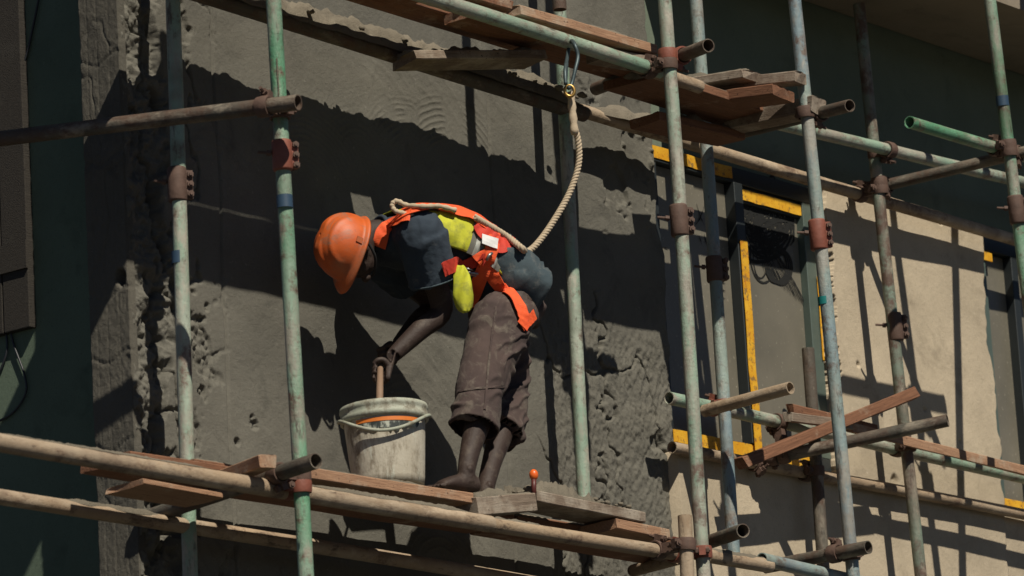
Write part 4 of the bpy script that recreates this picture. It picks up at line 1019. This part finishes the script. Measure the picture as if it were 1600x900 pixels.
rp = [P(892,150,-.90), P(896,190,-.90), P(904,225,-.90), P(903,262,-.89), P(888,305,-.86), P(862,350,-.82), P(838,382,-.79), P(822,394,-.78), bk[0]+np.array([0,-.01,.0]), bk[1], bk[2], bk[3]]
RP = rope(rp, .0135, M_ROPE, 'twisted beige safety rope from the snap hook to the harness')
o0 = rp[0]; v, f = sweep([rp[0]+(rp[1]-rp[0])*t for t in np.linspace(-.15, 1.5, 12)], [.017+.0025*math.sin(i*2.1) for i in range(12)], 12)
mesh_obj('whipped_splice', [q-o0 for q in v], f, M_ROPE, RP)
b0 = on_body(636,336,.030)[0]; lat_ = CM[0]
v, f = sweep(smooth_path([on_body(712,338,.034)[0], on_body(685,334,.036)[0], on_body(660,333,.036)[0], b0+lat_*.02+EZ*.018, b0-lat_*.022+EZ*.036, b0-lat_*.042+EZ*.020, b0-lat_*.030-EZ*.006, b0+lat_*.012-EZ*.018, b0+lat_*.045-EZ*.030], 60), [.0102+.0018*math.sin(i*1.7) for i in range(60)], 10)
lp = mesh_obj('lanyard_loop', *rel((v, f)), M_ROPE, man); tag(lp, 'worn rope loop at the nape of the neck')
# snap hook hung over the pale ledger
hk = empty('snap_hook', P(893,72,-.90)); HO = np.array(hk.location); tag(hk, 'large dark steel snap hook hung on the top ledger', 'hook')
M_HOOK = simple('dark_forged_steel', (.06,.085,.09), .5, .3, 20, .2, .5)
def hp(x, y, Y=-.93): return P(x, y, Y)-HO
v, f = sweep(smooth_path([hp(884,132), hp(883,110,-.92), hp(886,92,-.88), hp(889,74,-.84), hp(893,64,-.88), hp(898,70,-.93), hp(903,88,-.94), hp(899,108,-.94), hp(893,132), hp(888,138)], 48), .0085, 10); mesh_obj('hook_body', v, f, M_HOOK, hk)
v, f = sweep([hp(886,98,-.905), hp(884,130,-.925)], .0065, 8); mesh_obj('gate', v, f, M_HOOK, hk)
ce = hp(890,142,-.925); v, f = sweep([ce+CM[0]*.020*math.cos(a)+EZ*.024*math.sin(a) for a in np.linspace(0, 2*math.pi, 22)[:-1]], .0075, 8, True)
mesh_obj('thimble', v, f, simple('brass', (.42,.26,.08), .4, .2, 20, 0, .8), hk)

# ------------------------------------------------------------------ bucket, trowel, chisel
def lathe(prof, seg=56):
    vs = [(r*math.cos(2*math.pi*k/seg), r*math.sin(2*math.pi*k/seg), z) for r, z in prof for k in range(seg)]; fs = []
    for i in range(len(prof)-1):
        for k in range(seg): l = (k+1) % seg; fs.append((i*seg+k, i*seg+l, (i+1)*seg+l, (i+1)*seg+k))
    return vs, fs
t = NT('dirty_white_plastic'); c = t.mix(t.ramp(t.noise(5, 7, .65), [(.35, 0.), (.7, 1.)]), (.42,.38,.30), (.54,.50,.41)); c = t.mix(t.ramp(t.noise(13, 8, .75, t.scale((1, 1, .4))), [(.50, 0.), (.64, .9)]), c, (.17,.135,.09))
c = t.mix(t.ramp(t.noise(18, 7, .75, t.scale((1, 1, .25))), [(.58, 0.), (.64, .85)]), c, (.50,.50,.42)); t.color(c); t.rough(.6); t.bump(t.noise(40, 6), .3, .006); M_BUCK = t.m
t = NT('greenish_white_collar'); c = t.mix(t.ramp(t.noise(8, 7, .65), [(.4, 0.), (.65, 1.)]), (.30,.32,.25), (.44,.44,.36)); c = t.mix(t.ramp(t.noise(16, 8, .75), [(.48, 0.), (.60, .85)]), c, (.15,.13,.09)); t.color(c); t.rough(.65); t.bump(t.noise(40, 6), .4, .006); M_COLL = t.m
BC = P(608,762,-.64); BC[2] = ZD+.012
bk_ = empty('bucket', BC); tag(bk_, 'dirty white plastic bucket with wire handle on the lower deck', 'bucket'); bk_.rotation_euler = (math.radians(-1.5), math.radians(1.5), .4)
HB = .325
mesh_obj('shell', *lathe([(0, 0), (.132, 0), (.142, .004), (.146, .03), (.163, HB-.075), (.166, HB-.02), (.163, HB), (.158, HB), (.158, HB-.05), (.150, .08)]), M_BUCK, bk_)
mesh_obj('collar', *lathe([(.166, HB-.062), (.178, HB-.058), (.180, HB-.040), (.176, HB-.036), (.176, HB-.018), (.180, HB-.012), (.176, HB+.004), (.168, HB+.006), (.164, HB-.002)]), M_COLL, bk_)
def arc_band(a0, a1, z0, z1, r):
    n = 30; vs = []; fs = []
    for i in range(n):
        a = a0+(a1-a0)*i/(n-1); vs += [(r*math.cos(a), r*math.sin(a), z0), (r*math.cos(a), r*math.sin(a), z1)]
        if i: b = 2*i; fs.append((b-2, b, b+1, b-1))
    return vs, fs
camdir = math.atan2(CAM[1]-BC[1], CAM[0]-BC[0])-.4
ob_ = mesh_obj('orange_band', *arc_band(camdir-.75, camdir+1.0, HB-.086, HB-.070, .1675), simple('orange_plastic', (.62,.17,.025), .5, .2, 20, .1), bk_)
t = NT('painted_gap_splatter'); c = t.mix(t.ramp(t.noise(28, 7, .7, t.scale((1, 1, .4))), [(.48, 0.), (.58, 1.)]), (.022,.030,.028), (.40,.42,.35)); t.color(c); t.rough(.6); M_GAPSPLAT = t.m  # near-black colour stands in for the shaded opening; pale flecks are paint splatter
nA = 60; vsm = []; fsm = []
for i in range(nA):
    a = camdir-.78+1.75*i/(nA-1); lo = HB-.093-.030*math.sin(math.pi*i/(nA-1))**.5*(.6+.8*float(vn2(np.array([i*.45]), np.array([1.]), 4)[0]))
    for z_ in (HB-.089, (HB-.089+lo)/2, lo): rr_ = .1640+.0023+.0036*(z_-HB+.12)/.12; vsm.append((rr_*math.cos(a), rr_*math.sin(a), z_))
    if i:
        for k in range(2): b = 3*i+k; fsm.append((b-3, b-2, b+1, b))
mesh_obj('dark_gap_splatter', vsm, fsm, M_GAPSPLAT, bk_)
wv = [(.184*math.cos(camdir+a), .184*math.sin(camdir+a)+0, HB-.045-.085*math.cos(a)**2*1.0) for a in np.linspace(-1.57, 1.57, 40)]
mesh_obj('handle', *sweep(wv, .0075, 8), M_COLL, bk_)
gx = np.linspace(-1, 1, 26); PT = np.zeros((26, 26, 3))
for i, q in enumerate(gx):
    for j, s in enumerate(gx):
        rr = .157; x = q*rr*math.sqrt(1-s*s/2); y = s*rr*math.sqrt(1-q*q/2); PT[i, j] = (x, y, HB-.06+.02*(float(fb2(np.array([x*20.]), np.array([y*20.]), 3, 3)[0])-.5))
grid_mesh('mortar', PT, M_CRUST, parent=bk_)
# trowel dipped into the bucket, held by the left hand
hb = haL; tip = np.array([BC[0]+.03, BC[1]+.06, BC[2]+HB-.055])
tr = empty('trowel', tip); tag(tr, 'trowel with pale wooden handle dipping into the bucket', 'trowel')
TO = np.array(tr.location); ax = nrm(hb-tip)
mesh_obj('handle', *sweep([q-TO for q in (tip+ax*.10, tip+ax*.13, tip+ax*.20, tip+ax*(np.linalg.norm(hb-tip)+.045))], [.009, .014, .015, .012], 12), simple('pale_wood_handle', (.22,.14,.09), .7, .3, 20, .2), tr)
s1 = nrm(np.cross(ax, EY)); 
v = [tip-ax*.06-TO, tip+ax*.03+s1*.045-TO, tip+ax*.08+s1*.03-TO, tip+ax*.08-s1*.03-TO, tip+ax*.03-s1*.045-TO]; nn = np.cross(ax, s1)*.0015
mesh_obj('blade', [q+nn for q in v]+[q-nn for q in v], [(0,1,2,3,4),(9,8,7,6,5)]+[(i, (i+5), ((i+1) % 5)+5, (i+1) % 5) for i in range(5)], M_STEEL, tr, False)
mesh_obj('tang', *sweep([tip+ax*.06-TO, tip+ax*.105-TO], .006, 8), M_STEEL, tr)
ch = empty('chisel', P(834,772,-.84)); tag(ch, 'small tool with orange ball grip standing upright in the mortar', 'tool'); KO = np.array(ch.location)
M_OB = simple('orange_grip', (.75,.13,.02), .35, .15, 20, .1)
c0 = P(834,742,-.84)-KO; mesh_obj('grip', *join(ball(c0, (.019, .019, .024)), sweep([c0*.75, c0], [.010, .014], 12)), M_OB, ch)
mesh_obj('shaft', *sweep([c0*-.15, c0*.4, c0*.78], [.010, .011, .011], 10), simple('dark_red_shaft', (.09,.018,.014), .5, .2, 20, 0), ch)
# loose lumps of mortar on the decks
def lumps(name, spots, label):
    parts = []
    for (c0, s_) in spots:
        c0 = np.asarray(c0, float); v, f = ball(c0, (s_, s_*.8, s_*.6), None, 10); v = np.array(v); v = v+(v-c0)*((fb3(v*45, 3, int(c0[0]*90+500))-.5)*1.5)[:, None]; parts.append((v, f))
    v, f = join(*parts); tag(mesh_obj(name, v, f, M_CRUST), label, None, None, 'stuff')
def spot(a, b, Yf, y0, y1, s0, s1, up):
    u = random.random(); A = P(*a, Yf); B = P(*b, Yf); c = A+(B-A)*u; s_ = random.uniform(s0, s1); return (c[0], random.uniform(y0, y1), c[2]+up+s_*.25), s_
sp = [spot((845,766), (1000,799), -.85, -.835, -.70, .006, .018, .016) for i in range(80)]
sp += [spot((748,775), (832,768), -.87, -.855, -.72, .005, .013, .006) for i in range(22)]
sp += [spot((500,731), (735,770), -.845, -.835, -.70, .003, .008, .002) for i in range(26)]
sp += [spot((470,42), (905,174), -.25, -.30, -.20, .010, .022, .055) for i in range(70)]
lumps('mortar_crumbs', sp, 'loose crumbs of mortar lying on the planks and ledger')
